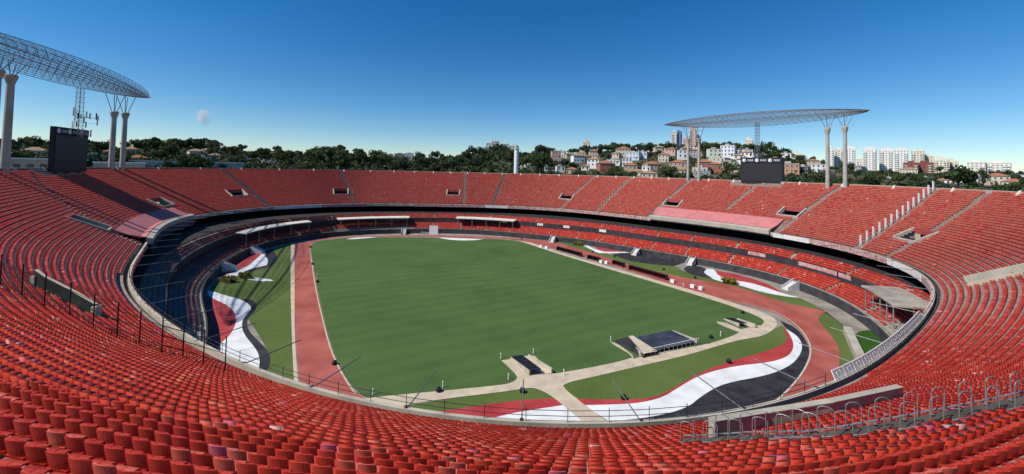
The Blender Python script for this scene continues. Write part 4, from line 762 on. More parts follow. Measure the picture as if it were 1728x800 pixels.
o = empty('white_board', (-33.5, 172, 0), 0, 'plain white board standing behind the far goal', 'board'); MB().box((-1.9, -.08, .4), (1.9, .08, 4.4)).build('panel', WHITE, o); f = MB(); f.box((-1.7, .1, 0), (-1.5, .3, 4)); f.box((1.5, .1, 0), (1.7, .3, 4)); f.build('legs_frame', STEEL, o)
def stairs(deg, label):
    p = lp(deg, 0, 0); q = lp(deg, -4, 0); a = math.atan2(q.y-p.y, q.x-p.x)-math.pi/2; e = empty('access_stairs', p, a, label, 'stairs'); mb = MB()
    for i in range(8): mb.box((-.9, .1+i*.42, 0), (.9, .1+(i+1)*.42, 2.0-.25*i))
    mb.build('steps', mat('stair_white', (.6, .58, .54), .8, .1, 1), e)
    for s in (-1, 1):
        MB().hexa([(s*.92, .1, 0), (s*1.02, .1, 0), (s*1.02, 3.5, 0), (s*.92, 3.5, 0)], [(s*.92, .1, 2.7), (s*1.02, .1, 2.7), (s*1.02, 3.5, .9), (s*.92, 3.5, .9)]).build('side_panel', mat('stair_panel', (.62, .62, .62), .6, .15, 1), e)
for d_, lb in ((165, 'white access stairs in the shaded far left corner'), (16.5, 'white access stairs in the middle of the right pitch wall'), (-4.2, 'white access stairs nearest the green turf on the right'), (31.5, 'white access stairs third from the turf along the right wall'), (64.5, 'white access stairs at the far right corner of the field'), (121, 'white access stairs left of the far goal'), (181, 'grey access stairs in deep shade under the left terrace')):
    stairs(d_, lb)
def tunnel(pts, label, big=False):     # players' tunnel: sunk ramp with a sloping cover between low walls
    c = [Vector((*p, 0)) for p in pts]; e = empty('players_tunnel', sum(c, Vector())/4, 0, label, 'tunnel'); lo = local(e)
    A, Bq, C_, D_ = c    # near-left, near-right, far-right, far-left
    L1 = MB()
    def strip(p, q, h0, h1, w, nm, m):
        d_ = (q-p).normalized(); n = Vector((d_.y, -d_.x, 0))*w/2; z0 = Vector((0, 0, .05))
        MB().hexa([lo(p-n+z0), lo(q-n+z0), lo(q+n+z0), lo(p+n+z0)], [lo(p-n+Vector((0, 0, h0))), lo(q-n+Vector((0, 0, h1))), lo(q+n+Vector((0, 0, h1))), lo(p+n+Vector((0, 0, h0)))]).build(nm, m, e)
    strip(A, D_, .8, .3, .25, 'side_wall', CONC_L); strip(Bq, C_, .8, .3, .25, 'side_wall', CONC_L)
    cv = MB(); u0, u1 = Vector((0, 0, .8 if not big else .5)), Vector((0, 0, .3)); t = Vector((0, 0, .1))
    mid1, mid2 = A.lerp(Bq, .5 if not big else .96), D_.lerp(C_, .6 if not big else .96)
    cv.hexa([lo(A+u0), lo(mid1+u0), lo(mid2+u1), lo(D_+u1)], [lo(A+u0+t), lo(mid1+u0+t), lo(mid2+u1+t), lo(D_+u1+t)]); cv.build('cover', mat('louvre_black', (.02, .022, .03), .5, .4, 2) if not big else mat('cover_slate', (.05, .06, .085), .45, .5, .4), e)
    rb = MB()
    for i in range(1, 9):
        f = i/9; p, q = A.lerp(D_, f), mid1.lerp(mid2, f); uu = u0.lerp(u1, f)+t*1.3; rb.tube(lo(p+uu), lo(q+uu), .04, 3)
    rb.build('ribs', STEEL_D, e)
    if not big:
        rp = MB(); z = Vector((0, 0, .12)); rp.quad(lo(mid1+z), lo(Bq+z), lo(C_+z), lo(mid2+z)); rp.build('ramp_slab', PATH, e)
    return e, lo
t1, _ = tunnel([(3.3, 57.9), (6.6, 58.6), (3.4, 63.9), (.6, 62.9)], 'small players tunnel with black louvred cover at the path crossing')
t2, lo2 = tunnel([(21.6, 64.4), (33.2, 69.6), (31.0, 74.8), (21.4, 70.6)], 'large tunnel roof with slate coloured cover and white railing on the near goal line', True)
fr = MB(); P0, P1 = Vector((23.4, 65.0, 0)), Vector((33.4, 69.5, 0))
for i in range(12):
    p = P0.lerp(P1, i/11); fr.tube(lo2(p), lo2(p+Vector((0, 0, 1.2))), .03, 4)
    if i < 11: q = P0.lerp(P1, (i+1)/11); fr.tube(lo2(p+Vector((0, 0, 1.16))), lo2(q+Vector((0, 0, .6))), .04, 4)
fr.tube(lo2(P0+Vector((0, 0, 1.16))), lo2(P1+Vector((0, 0, 1.16))), .05, 4); fr.build('white_railing', WHITE, t2)
wd = MB(); z0 = Vector((0, 0, .1)); a_, b_, c_ = Vector((18.8, 69.9, 0)), Vector((21.9, 64.0, 0)), Vector((21.2, 70.6, 0))
wd.hexa([lo2(a_+z0), lo2(b_+z0), lo2(b_+Vector((.3, .2, .1))), lo2(c_+z0)], [lo2(a_+Vector((0, 0, .25))), lo2(b_+Vector((0, 0, .3))), lo2(b_+Vector((.3, .2, .7))), lo2(c_+Vector((0, 0, .6)))]); wd.build('black_wing', P_BK, t2)
wg = MB(); wg.quad(lo2((21.9, 64.1, .7)), lo2((24.6, 65.2, .7)), lo2((22.3, 70.8, .8)), lo2((21.4, 70.6, .8))); wg.build('concrete_wing', PATH, t2)
t3, _ = tunnel([(45.3, 77.7), (48.3, 77.4), (47.2, 81.7), (44.4, 81.5)], 'small players tunnel with black cover near the right corner of the pitch')
drum0 = None
for x, y in [(-25.95, 59.8), (-9.1, 53.3), (4.9, 168.3), (2.1, 53.6), (15.4, 52.6), (35.1, 63.1), (30.4, 144.9), (36.6, 137.8), (47.3, 121.1), (52.9, 112.5), (-71.8, 142), (-58.9, 118), (-48.7, 100.5), (67.1, 132.9), (50.4, 85.3), (36.9, 72.2)]:
    if drum0 is None:
        drum0 = empty('black_drum', (0, 0, 0)); tag(drum0, 'squat black rounded speaker drum standing on the ground beside the pitch', 'speaker', 'black speaker drums round the pitch')
        MB().lathe([(0, .02), (.45, .02), (.58, .25), (.6, .55), (.48, .85), (.25, 1.0), (0, 1.02)], n=14).build('shell', DARK, drum0, smooth=True); MB().box((-.5, -.08, 0), (.5, .08, .06)).build('foot', STEEL_D, drum0); o = drum0
    else: o = copy_tree(drum0)
    o.location = (x, y, .06); o.scale = (.62, .62, .62)
fl0 = None
for x, y in [(-1.05, 62.8), (4.2, 64.6), (.2, 56.7), (8.3, 58.2), (-17.5, 52.2), (-8.7, 54.3), (39.2, 73.2), (18.1, 69.9), (-56, 113), (-49.5, 101.5), (46, 104.3), (49, 101), (-52, 107)]:
    if fl0 is None:
        fl0 = empty('sprinkler_post', (0, 0, 0)); tag(fl0, 'small white post with a pointed top standing at the edge of the pitch', 'post', 'small white posts at the pitch edge')
        MB().tube((0, 0, 0), (0, 0, .75), .08, 6, r2=.05).build('stem', WHITE, fl0); MB().tube((0, 0, .75), (0, 0, .95), .1, 6, r2=.02).build('tip', WHITE, fl0); o = fl0
    else: o = copy_tree(fl0)
    o.location = (x, y, .06)
bx0 = None
for k, (x, y) in enumerate([(29.8, 128.6), (31.3, 127.6), (44.5, 107.6), (47.9, 103.2), (49.3, 101.6), (14.0, 150.0), (12.0, 152)]):
    e = bx0
    if bx0 is None:
        bx0 = empty('white_crate', (0, 0, 0)); tag(bx0, 'low white equipment crate beside the dugouts on the right touchline', 'crate', 'white crates by the dugouts'); MB().box((-.5, -.35, 0), (.5, .35, .75)).build('body', WHITE, bx0); MB().box((-.54, -.39, .75), (.54, .39, .83)).build('lid', WHITE, bx0); o = bx0
    else: o = copy_tree(bx0)
    o.location = (x, y, .06); o.rotation_euler = (0, 0, -.9)
# concrete block wall beside the turf and the boom lift on the building site
e = empty('low_wall', (60.8, 70, 0), 0, 'pale concrete wall between the verge and the bright green turf', 'wall'); lo = local(e)
MB().hexa([lo(p) for p in ((64.2, 76.0, 0), (65.4, 75.6, 0), (57.6, 64.0, 0), (56.4, 64.4, 0))], [lo(p) for p in ((64.2, 76.0, 1.3), (65.4, 75.6, 1.3), (57.6, 64.0, 1.3), (56.4, 64.4, 1.3))]).build('wall_body', CONC_L, e)
YEL = mat('machine_yellow', (.62, .30, .02), .5, .15, 1); ORG = mat('scaffold_orange', (.45, .10, .04), .6, .2, 1)
p = lp(-33, 6.5, 6.2); e = empty('boom_lift', p, R(20), 'yellow boom lift standing on the building site under the right terrace', 'boom lift')
MB().box((-1.6, -.8, .5), (1.6, .8, 1.5)).build('chassis', YEL, e); 
for sx in (-1.1, 1.1):
    for sy in (-.85, .85): MB().tube((sx, sy-.12, .45), (sx, sy+.12, .45), .45, 12).build('wheel', DARK, e)
MB().hexa([(-1.2, -.2, 1.5), (-.9, -.2, 1.5), (-.9, .2, 1.5), (-1.2, .2, 1.5)], [(3.2, -.15, 3.3), (3.4, -.15, 3.1), (3.4, .15, 3.1), (3.2, .15, 3.3)]).build('boom_arm', YEL, e); MB().box((3.2, -.6, 2.7), (4.2, .6, 3.7)).build('basket', YEL, e)
for k, (dg, oo, lb) in enumerate(((-27.5, 5.0, 'orange scaffold tower on the building site left of the boom lift'), (-36, 5.2, 'yellow scaffold tower on the building site right of the boom lift'))):
    e = empty('scaffold_tower', lp(dg, oo, 5.9 if oo > 5.6 else 4), R(15), lb, 'scaffold'); m = ORG if k == 0 else YEL
    f = MB()
    for x in (-1.6, 0, 1.6):
        for y in (-.6, .6): f.tube((x, y, 0), (x, y, 3.6), .07, 4)
    for z in (1.1, 2.2, 3.3):
        for y in (-.6, .6): f.tube((-1.6, y, z), (1.6, y, z), .06, 4)
    f.build('frame', m, e); MB().box((-1.6, -.6, 2.2), (1.6, .6, 2.28)).build('deck', m, e)
# clipped yellow-green hedges
def leafy(n, rx, ry, rz, size, seed, lobes=9):
    g = np.random.default_rng(seed); V, Fq = [], []
    L_ = g.normal(0, .42, (lobes, 3)); L_ = L_/np.maximum(1, np.linalg.norm(L_, axis=1))[:, None]; L_[:, 2] = L_[:, 2]*.8
    lr = g.uniform(.28, .5, lobes)
    for i in range(n):
        k = g.integers(lobes); v = g.normal(0, 1, 3); v /= np.linalg.norm(v); c = (L_[k]+v*lr[k]*g.uniform(.75, 1.08))*np.array([rx, ry, rz])
        a = g.normal(0, 1, 3); a = a-.4*v; a /= np.linalg.norm(a); b = np.cross(a, v+g.normal(0, .5, 3)); b /= np.linalg.norm(b)+1e-9; s = size*g.uniform(.6, 1.16); j = len(V)
        V += [c-a*s-b*s*.6, c+a*s-b*s*.6, c+a*s*.8+b*s*.6, c-a*s*.8+b*s*.6]; Fq.append((j, j+1, j+2, j+3))
    return V, Fq
def leaf_mat(name, c, c2): return mat(name, c, .8, .35, .8, spec=.15, c2=c2, transl=.15)
HEDGE = leaf_mat('hedge_leaves', (.16, .17, .02), (.30, .28, .04))
for (x, y, rx, lb) in ((-71, 99.2, 3.2, 'clipped yellow green hedge on the shaded left verge'), (-68.4, 102.5, 2.0, 'small dark yellow shrub behind the left hedge'), (27.2, 158, 2.4, 'yellow green hedge at the far right corner'), (60.2, 108, 2.2, 'clipped yellow green hedge on the right verge by the track')):
    mb = MB(); V, Fq = leafy(700, rx, 1.1, .9, .16, int(x*x) % 99, 14); mb.v = [tuple(map(float, v)) for v in V]; mb.f = Fq; mb.m = [0]*len(Fq)
    e = empty('hedge', (x, y, .8), R(-20), lb, 'hedge'); mb.build('leaves', HEDGE, e); MB().box((-rx*.7, -.6, -.75), (rx*.7, .6, .2)).build('stems', mat('hedge_core', (.05, .05, .015), .9, .3, 2), e)
e = empty('ground_banner', (-63.8, 101.6, .05), math.atan2(-2, 7.7), 'white pointed banner with dark marks lying on the left verge', 'banner')
MB().hexa([(-4, -.9, 0), (2.0, -.9, 0), (2.0, .9, 0), (-4, .9, 0)], [(-4, -.9, .12), (2.0, -.9, .12), (2.0, .9, .12), (-4, .9, .12)]).build('sheet', WHITE, e)
MB().poly([(2.003, -.9, .1), (4.2, 0, .1), (2.003, .9, .1)]).build('point', WHITE, e)
mk = MB()
for x in (-3.6, -2.6, -1.5, -.2): mk.hexa([(x, -.7, .123), (x+.35, -.7, .123), (x+.7, .7, .123), (x+.35, .7, .123)], [(x, -.7, .14), (x+.35, -.7, .14), (x+.7, .7, .14), (x+.35, .7, .14)])
mk.build('marks', mat('banner_navy', (.02, .03, .08), .6, .2, 1), e)
# ------------------------------------------------------------------ beyond the rim: houses, blocks, trees
WC = {'cream': (.55, .48, .36), 'tan': (.42, .33, .23), 'brick': (.33, .13, .08), 'white': (.74, .73, .70), 'pink': (.55, .36, .30), 'blue': (.55, .60, .66), 'grey': (.33, .33, .34), 'lime': (.60, .66, .52), 'orange': (.50, .26, .15), 'dark': (.035, .035, .045), 'modern': (.72, .73, .74)}
RC = {'terracotta': (.33, .135, .075), 'tan': (.33, .21, .13), 'none': (.40, .38, .35)}
WN = {'cream': 'cream', 'tan': 'tan', 'brick': 'brick red', 'white': 'white', 'pink': 'pink', 'blue': 'pale blue', 'grey': 'grey', 'lime': 'pale green', 'orange': 'orange', 'dark': 'dark', 'modern': 'modern white and glass'}
hproto = {}
def make_house(w, dpt, h, kind, wc, rc):
    e = empty('house'); wm = mat('wall_'+wc, WC[wc], .85, .1, .4); rm = mat('roof_'+rc, RC[rc], .85, .25, .8)
    MB().box((-w/2, -dpt/2, -3), (w/2, dpt/2, h)).build('wall', wm, e)
    rf = MB()
    if kind == 'hip':
        o_ = .5; rh = min(2.6, w*.2); e_ = max(.2, w/2-dpt/2)
        P = [(-w/2-o_, -dpt/2-o_, h), (w/2+o_, -dpt/2-o_, h), (w/2+o_, dpt/2+o_, h), (-w/2-o_, dpt/2+o_, h), (-e_, 0, h+rh), (e_, 0, h+rh)]
        i = 0; rf.v = P; rf.f = [(0, 1, 5, 4), (1, 2, 5), (2, 3, 4, 5), (3, 0, 4), (0, 3, 2, 1)]; rf.m = [0]*5
    else:
        rf.box((-w/2-.15, -dpt/2-.15, h), (w/2+.15, dpt/2+.15, h+.35)); rf.box((-w*.2, -dpt*.2, h+.35), (w*.1, dpt*.2, h+1.6))
    rf.build('roof', rm, e)
    fl = max(1, int(h/3)); nw = max(2, int(w/2.6))
    for f in range(fl):
        for k in range(nw):
            x = -w/2+w*(k+.5)/nw; z = h-fl*3+f*3+1.0
            wf = MB().box((x-.62, -dpt/2-.07, z-.1), (x+.62, -dpt/2+.04, z+1.35)).build('window', WHITE if wc != 'white' else STEEL_D, e)
            MB().box((x-.5, -dpt/2-.1, z), (x+.5, -dpt/2-.06, z+1.25)).build('pane', GLASS, wf)
    MB().box((-.5 + w*.3, -dpt/2-.09, -.2+h-fl*3), (.5 + w*.3, -dpt/2+.03, 2+h-fl*3)).build('door', mat('door_wood', (.16, .08, .04), .6, .2, 1), e) if fl < 4 else None
    return e
ZONE = lambda x, y: ('on the left skyline' if x/y < -.55 else 'behind the far rim' if x/y < .03 else 'low on the middle hill' if x/y < .2 else 'left of the right canopy' if x/y < .42 else 'under the right canopy' if x/y < .6 else 'right of the right scoreboard' if x/y < .85 else 'at the far right')
from collections import defaultdict
labc = defaultdict(list)
gh = np.random.default_rng(21); tries = 0
while len(HOUSES) < 96 and tries < 4000:
    tries += 1; t = gh.uniform(.12, .66); s = _interp(t, HILL_T, HILL_S); y = gh.uniform(s+8, _interp(t, HILL_T, HILL_R)*.97); x = t*y; w = gh.uniform(6.5, 11)
    if any(abs(x/y-a[0]/a[1]) < (w/2+a[2]/2)/y*.8 and abs(y-a[1]) < 16 for a in HOUSES): continue
    kd = 'hip' if gh.random() < .55 else 'flat'
    HOUSES.append([round(x, 1), round(y, 1), round(w, 1), float(gh.choice([3.2, 3.4, 6.2])), kd, str(gh.choice(['white', 'cream', 'white', 'white', 'cream', 'grey'])), 'none' if kd == 'flat' else str(gh.choice(['terracotta', 'tan']))])
for i, (x, y, w, h, kind, wc, rc) in enumerate(HOUSES):
    z = terrain(x, y); h = max(3.2, min(h, 16)); e = make_house(w, min(w*.8, 12), h, kind, wc, rc); e.location = (x, y, z); e.rotation_euler = (0, 0, -math.atan2(x, y) + random.uniform(-.35, .35))
    sz = 'small' if w < 7 else 'wide' if w > 13 else 'mid sized'
    rn = 'with terracotta roof' if rc == 'terracotta' else 'with tan roof' if rc == 'tan' else 'with flat roof'
    lb = f'{sz} {WN[wc]} house {rn} {ZONE(x, y)}'; labc[lb].append(e); e['category'] = 'house'
for lb, es in labc.items():
    if len(es) == 1: es[0]['label'] = lb
    else:
        es.sort(key=lambda o: o.location.x/o.location.y)
        for k, o in enumerate(es): o['label'] = lb + (f'; {["first", "second", "third", "fourth", "fifth", "sixth", "seventh", "eighth", "ninth", "tenth", "eleventh", "twelfth"][k]} from left')
# apartment blocks
TW = {'arch': (.74, .73, .69), 'slab': (.70, .67, .60), 'stepped': (.66, .61, .50), 'brown': (.22, .07, .05), 'pink': (.62, .47, .40), 'glass': (.12, .2, .34)}
def facade(name, c):
    if name in MATS: return MATS[name]
    m = bpy.data.materials.new(name); m.use_nodes = True; nt = m.node_tree; b = nt.nodes['Principled BSDF']; b.inputs['Roughness'].default_value = .7
    tc = nt.nodes.new('ShaderNodeTexCoord'); sx = nt.nodes.new('ShaderNodeSeparateXYZ'); nt.links.new(tc.outputs['Object'], sx.inputs[0])
    def band(sock, per, duty):
        a = nt.nodes.new('ShaderNodeMath'); a.operation = 'DIVIDE'; a.inputs[1].default_value = per; nt.links.new(sock, a.inputs[0])
        f = nt.nodes.new('ShaderNodeMath'); f.operation = 'FRACT'; nt.links.new(a.outputs[0], f.inputs[0])
        g = nt.nodes.new('ShaderNodeMath'); g.operation = 'GREATER_THAN'; g.inputs[1].default_value = duty; nt.links.new(f.outputs[0], g.inputs[0]); return g.outputs[0]
    mu = nt.nodes.new('ShaderNodeMath'); mu.operation = 'MULTIPLY'; ad = nt.nodes.new('ShaderNodeMath'); ad.operation = 'ADD'; nt.links.new(sx.outputs[0], ad.inputs[0]); nt.links.new(sx.outputs[1], ad.inputs[1])
    nt.links.new(band(ad.outputs[0], 3.4, .52), mu.inputs[0]); nt.links.new(band(sx.outputs[2], 3.0, .5), mu.inputs[1])
    mx = nt.nodes.new('ShaderNodeMix'); mx.data_type = 'RGBA'; mx.inputs[6].default_value = (*c, 1); mx.inputs[7].default_value = (*(tuple(q*.35 for q in c)), 1)
    nt.links.new(mu.outputs[0], mx.inputs[0]); nt.links.new(mx.outputs[2], b.inputs['Base Color']); MATS[name] = m; return m
tl = defaultdict(list)
for (x, y, w, zt, kind) in TOWERS:
    w = w*.86 if kind == 'arch' else w
    if kind == 'mast': continue
    zb = terrain(x, y); h = max(10, zt-zb); e = empty('apartment_block', (x, y, zb), -math.atan2(x, y)+random.uniform(-.1, .1)); e['category'] = 'apartment block'; m = facade('facade_'+kind, TW[kind]); dp = min(w, 9)
    plain = mat('block_'+kind, TW[kind], .8, .08, .2)
    MB().box((-w/2, -dp/2, -6), (w/2, dp/2, h-(w*.3 if kind == 'arch' else 2.5))).build('facade_wall', m, e)
    rf = MB(); hb = h-(w*.3 if kind == 'arch' else 2.5)
    if kind == 'arch':
        n = 10; pts = [(w/2*math.cos(math.pi*i/n), hb+w*.3*math.sin(math.pi*i/n)) for i in range(n+1)]
        rf.poly([(a, -dp/2-.05, b) for a, b in pts]); rf.poly([(a, dp/2+.05, b) for a, b in pts][::-1])
        for (a, b), (c, d_) in zip(pts, pts[1:]): rf.quad((a, -dp/2-.05, b), (a, dp/2+.05, b), (c, dp/2+.05, d_), (c, -dp/2-.05, d_))
    elif kind == 'stepped': rf.box((-w*.3, -dp*.3, hb), (w*.1, dp*.3, hb+5)); rf.box((w*.1, -dp*.25, hb), (w*.4, dp*.3, hb+2.5)); rf.box((-w/2-.1, -dp/2-.1, hb), (w/2+.1, dp/2+.1, hb+.5))
    else: rf.box((-w/2-.2, -dp/2-.2, hb), (w/2+.2, dp/2+.2, hb+.6)); rf.box((-w*.2, -dp*.2, hb+.6), (w*.2, dp*.2, h+.4))
    rf.build('roof', plain, e)
    for s in (-1, 1):
        bl = MB(); n = int((hb-1)/3)
        for k in range(n): bl.box((s*w*.32-w*.12, -dp/2-1.1, k*3+.6), (s*w*.32+w*.12, -dp/2, k*3+1.6))
        if n: bl.box((s*w*.32-.3, -dp/2-.4, .5), (s*w*.32+.3, -dp/2-.02, n*3-1.3))
        if n: bl.build('balconies', plain if kind != 'brown' else mat('balcony_cream', (.6, .55, .45), .8, .1, 1), e)
    kn = {'arch': 'white round topped apartment tower', 'slab': 'pale slab apartment block', 'stepped': 'cream stepped apartment block', 'brown': 'red brown apartment block', 'pink': 'pinkish apartment tower', 'glass': 'blue glass faced tower'}[kind]
    zn = 'far between the hills' if x/y < -.2 else 'crowning the wooded hill' if x/y < .1 else 'on the hill left of the right canopy' if x/y < .3 else 'behind the right canopy' if x/y < .66 else 'in the row of towers on the right' if x/y < .98 else 'at the far right skyline'
    tl[kn+' '+zn].append(e)
for lb, es in tl.items():
    es.sort(key=lambda o: o.location.x/o.location.y)
    for k, o in enumerate(es): o['label'] = lb + ('' if len(es) == 1 else f'; {["first", "second", "third", "fourth", "fifth", "sixth", "seventh", "eighth", "ninth", "tenth", "eleventh", "twelfth"][k]} from left')
# white water tower
x, y = .0125*250, 262.; z = terrain(x, y); e = empty('water_tower', (3.0, y, z), 0, 'slim white cylindrical water tower with a wider top behind the far rim', 'water tower')
zt = 30+(285.2-252)/660*y-z
MB().tube((0, 0, -2), (0, 0, zt), 1.5, 16).build('shaft', WHITE, e); MB().lathe([(1.5, zt), (1.9, zt+.1), (1.9, zt+.5), (1.3, zt+.7), (1.3, zt+2.6), (0, zt+3)], n=14).build('tank', mat('tank_grey', (.45, .42, .4), .7, .1, 1), e)
x, y = -.76*262, 262.; z = terrain(x, y); e = empty('radio_mast', (x, y, z), 0, 'thin dark radio mast with a small crown above the left trees', 'mast'); zt = 30+(273-238)/660*y-z
MB().tube((0, 0, 0), (0, 0, zt), .45, 6, r2=.25).build('pole', STEEL_D, e)
for k in range(6): MB().box((1.1*math.cos(k*1.05)-.15, 1.1*math.sin(k*1.05)-.15, zt-2.4), (1.1*math.cos(k*1.05)+.15, 1.1*math.sin(k*1.05)+.15, zt)).build('antenna', STEEL_D, e)
e = empty('billboard', (-.82*238, 238, 20), .7, 'long low white roofed hall behind the left rim', 'building'); e.name = 'long_hall'
for nm, lo_, hi_, m in (('wall', (-26, -6, -2), (26, 6, 9.5), mat('hall_wall', (.45, .42, .36), .85, .2, .3)), ('roof', (-26.4, -6.4, 9.5), (26.4, 6.4, 10.1), WHITE)): MB().box(lo_, hi_).build(nm, m, e)
# two tall pale halls left of and behind the left scoreboard
for tx, ww, hh, lb in ((-1.25, 30, 9.5, 'long cream hall seen between the left column and the scoreboard'), (-1.0, 16, 8.5, 'short cream hall seen right of the left scoreboard')):
    y = 150/abs(tx)*1.15; e = empty('hall', (tx*y, y, 20), -math.atan2(tx, 1), lb, 'building')
    MB().box((-ww/2, -4, -2), (ww/2, 4, hh)).build('wall', mat('wall_cream', WC['cream'], .85, .1, .4), e); MB().box((-ww/2-.3, -4.3, hh), (ww/2+.3, 4.3, hh+.5)).build('roof', WHITE, e)
    wn_ = MB()
    for k in range(int(ww/3)): MB().box((-ww/2+1+k*3, -4.06, hh-3.2), (-ww/2+2.6+k*3, -3.9, hh-1.6)).build('window', GLASS, e)

LEAF = [leaf_mat('leaves_dark', (.03, .058, .022), (.065, .10, .035)), leaf_mat('leaves_mid', (.045, .075, .022), (.10, .135, .045)), leaf_mat('leaves_olive', (.07, .085, .028), (.14, .15, .055)), leaf_mat('leaves_blue', (.03, .06, .034), (.07, .11, .06))]
BARK = mat('bark', (.09, .07, .05), .9, .3, 2)
tproto = []
for k in range(8):
    V, Fq = leafy(1100, 1.0, 1.0, .62 if k < 6 else 1.25, .085, 40+k, [9, 12, 7, 10, 14, 8, 9, 7][k]); mb = MB(); mb.v = [tuple(map(float, v)) for v in V]; mb.f = Fq; mb.m = [0]*len(Fq)
    cr = bpy.data.meshes.new('crown'); cr.from_pydata(mb.v, [], mb.f)
    tproto.append(cr)
tk = MB(); tk.tube((0, 0, 0), (.02, .01, .55), .035, 7, r2=.022)
for a in (.3, 1.6, 2.9, 4.1, 5.3): tk.tube((.01, .01, .38+.03*a), (.28*math.cos(a), .28*math.sin(a), .75), .016, 5, r2=.006)
tkm = tk.build('trunk', BARK); trunk_mesh = tkm.data; bpy.data.objects.remove(tkm)
crown_var = {}
def tree(x, y, h, asp, label, group, leaf, shape, z=None):
    z = terrain(x, y) if z is None else z
    e = empty('broadleaf_tree', (x, y, z-.2), random.uniform(0, 6.28), label, 'tree', group); key = (shape, leaf)
    if key not in crown_var: m = tproto[shape].copy(); m.materials.append(LEAF[leaf]); crown_var[key] = m
    c = bpy.data.objects.new('crown', crown_var[key]); col.objects.link(c); c.parent = e
    vr = .62 if shape < 6 else 1.25
    ch = h*.72; c.scale = (h*asp, h*asp, ch/2/vr/ .93); c.location = (0, 0, h-ch/2)
    t = bpy.data.objects.new('trunk', trunk_mesh); col.objects.link(t); t.parent = e; t.scale = (h, h, h)
    return e
ZT = lambda t: ('standing on the left skyline behind the scoreboard', 'trees on the left skyline') if t < -.6 else ('in the wood behind the far left rim', 'trees behind the far left rim') if t < -.25 else ('on the wooded hill behind the far rim', 'trees on the middle hill') if t < .08 else ('among the houses on the hill', 'trees among the houses') if t < .7 else ('below the towers at the right', 'trees below the right towers')
KN = ['dark green broadleaf tree', 'mid green broadleaf tree', 'olive green broadleaf tree', 'bluish green broadleaf tree']
for x, y, h in SKY_TREES:
    lf = random.choice([0, 0, 1, 3, 2] if x/y < .1 else [0, 1, 1, 3]); a, b = ZT(x/y); sh = random.randrange(6)
    tree(x, y, h, random.uniform(.38, .5), f'{KN[lf]} {a}', f'{KN[lf]}s: {b}', lf, sh)
# a few the photo picks out
tree(.073*300, 300, 17.5, .42, 'large dark round crowned tree standing alone right of the white water tower', None, 0, 1)
tree(1.14*205, 205, 14, .55, 'big dark round tree at the far right beyond the rim', None, 0, 4)
tree(.885*300, 300, 12, .22, 'slim dark conical tree by the brown apartment blocks', None, 0, 6)
tree(1.205*260, 260, 13, .2, 'slim dark conical tree before the pale block at the far right', None, 0, 7)
cnt = 0
hx = np.array([(a[0], a[1], a[2]) for a in HOUSES]); g = np.random.default_rng(3)
while cnt < 270:
    t = g.uniform(-1.36, 1.36) if cnt < 190 else g.uniform(.08, .75); s = _interp(t, HILL_T, HILL_S); Rr = _interp(t, HILL_T, HILL_R); y = g.uniform(s+2, Rr*1.02); x = t*y
    if math.hypot(x+10, y-112) < 150 and S is None: continue
    dh = np.hypot(hx[:, 0]-x, hx[:, 1]-y)
    blocked = (dh < hx[:, 2]*.7+3).any() or any(abs(x/y-a/b) < (w/2+3)/b and b-28 < y < b for a, b, w in hx)
    if blocked: continue
    if t > .75 and y > 420: continue
    lf = int(g.choice([0, 1, 2, 3], p=[.35, .3, .15, .2])); a, b = ZT(t); h = g.uniform(6, 10.5) if t > .1 else g.uniform(7.5, 12)
    tree(x, y, h, g.uniform(.42, .6), f'{KN[lf]} {a}', f'{KN[lf]}s: {b}', lf, int(g.integers(6))); cnt += 1
# undergrowth and woodland that reads as one mass
V, Fq, M_ = [], [], []
for i in range(15000):
    t = g.uniform(-1.4, 1.42); s = _interp(t, HILL_T, HILL_S); Rr = _interp(t, HILL_T, HILL_R); y = g.uniform(s, Rr+15); x = t*y
    if t > .08 and (np.hypot(hx[:, 0]-x, hx[:, 1]-y) < hx[:, 2]*.6+1.5).any(): continue
    if t > .08 and any(abs(x/y-a/b) < (w/2+1)/b and b-22 < y < b for a, b, w in hx) and g.random() < .9: continue
    hh = g.uniform(.5, 2.2) if t > .08 else g.uniform(.8, 5.0); c0 = np.array([x, y, terrain(x, y)+hh*.5]); mm = int(g.integers(4))
    for q in range(5):
        v = g.normal(0, 1, 3); v /= np.linalg.norm(v); c = c0+v*np.array([1.7, 1.7, hh*.5])*g.uniform(.6, 1); a = g.normal(0, 1, 3); a /= np.linalg.norm(a); b = np.cross(a, v); b /= np.linalg.norm(b)+1e-9; s_ = g.uniform(.5, 1.1); j = len(V)
        V += [c-a*s_-b*s_*.7, c+a*s_-b*s_*.7, c+a*s_+b*s_*.7, c-a*s_+b*s_*.7]; Fq.append((j, j+1, j+2, j+3)); M_.append(mm)
me = bpy.data.meshes.new('undergrowth'); me.from_pydata([tuple(map(float, v)) for v in V], [], Fq)
for m in LEAF: me.materials.append(m)
me.polygons.foreach_set('material_index', M_); o = bpy.data.objects.new('undergrowth', me); col.objects.link(o); tag(o, 'dense green undergrowth and far woodland covering the hills beyond the stadium', 'undergrowth', kind='stuff')

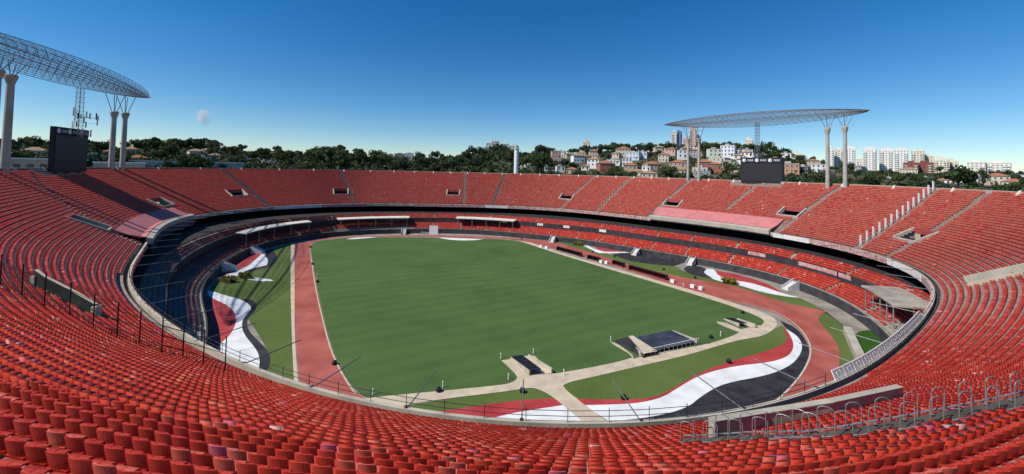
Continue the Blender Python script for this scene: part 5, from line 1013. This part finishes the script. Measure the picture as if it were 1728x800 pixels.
# ------------------------------------------------------------------ small cloud
bm_v = MB(); bm_v.lathe([(0, -1), (.5, -.87), (.87, -.5), (1, 0), (.87, .5), (.5, .87), (0, 1)], n=16)
cl = bm_v.build('cloud', [], smooth=True); Yc = 3000; cl.location = ((338-864)/660*Yc, Yc, 30+(272-195)/660*Yc); cl.scale = (70, 55, 78); cl.rotation_euler = (0, R(-35), 0)
tag(cl, 'small white puff of cloud in the clear sky', 'cloud')
m = bpy.data.materials.new('cloud_vapour'); m.use_nodes = True; nt = m.node_tree; nt.nodes.remove(nt.nodes['Principled BSDF']); pv = nt.nodes.new('ShaderNodeVolumePrincipled'); tc = nt.nodes.new('ShaderNodeTexCoord'); nz = nt.nodes.new('ShaderNodeTexNoise'); nz.inputs['Scale'].default_value = 1.6; nz.inputs['Detail'].default_value = 5
nt.links.new(tc.outputs['Object'], nz.inputs['Vector']); ln = nt.nodes.new('ShaderNodeVectorMath'); ln.operation = 'LENGTH'; nt.links.new(tc.outputs['Object'], ln.inputs[0])
s1 = nt.nodes.new('ShaderNodeMath'); s1.operation = 'SUBTRACT'; s1.inputs[0].default_value = .95; nt.links.new(ln.outputs['Value'], s1.inputs[1])
s2 = nt.nodes.new('ShaderNodeMath'); s2.operation = 'MULTIPLY_ADD'; s2.inputs[1].default_value = 3.0; nt.links.new(nz.outputs['Fac'], s2.inputs[0]); s2.inputs[2].default_value = -1.75
s3 = nt.nodes.new('ShaderNodeMath'); s3.operation = 'ADD'; nt.links.new(s1.outputs[0], s3.inputs[0]); nt.links.new(s2.outputs[0], s3.inputs[1])
s4 = nt.nodes.new('ShaderNodeMath'); s4.operation = 'MULTIPLY'; s4.use_clamp = False; s4.inputs[1].default_value = .045; mxx = nt.nodes.new('ShaderNodeMath'); mxx.operation = 'MAXIMUM'; mxx.inputs[1].default_value = 0
nt.links.new(s3.outputs[0], mxx.inputs[0]); nt.links.new(mxx.outputs[0], s4.inputs[0]); nt.links.new(s4.outputs[0], pv.inputs['Density']); pv.inputs['Color'].default_value = (.95, .95, .96, 1)
nt.links.new(pv.outputs[0], nt.nodes['Material Output'].inputs['Volume']); cl.data.materials.clear(); cl.data.materials.append(m)
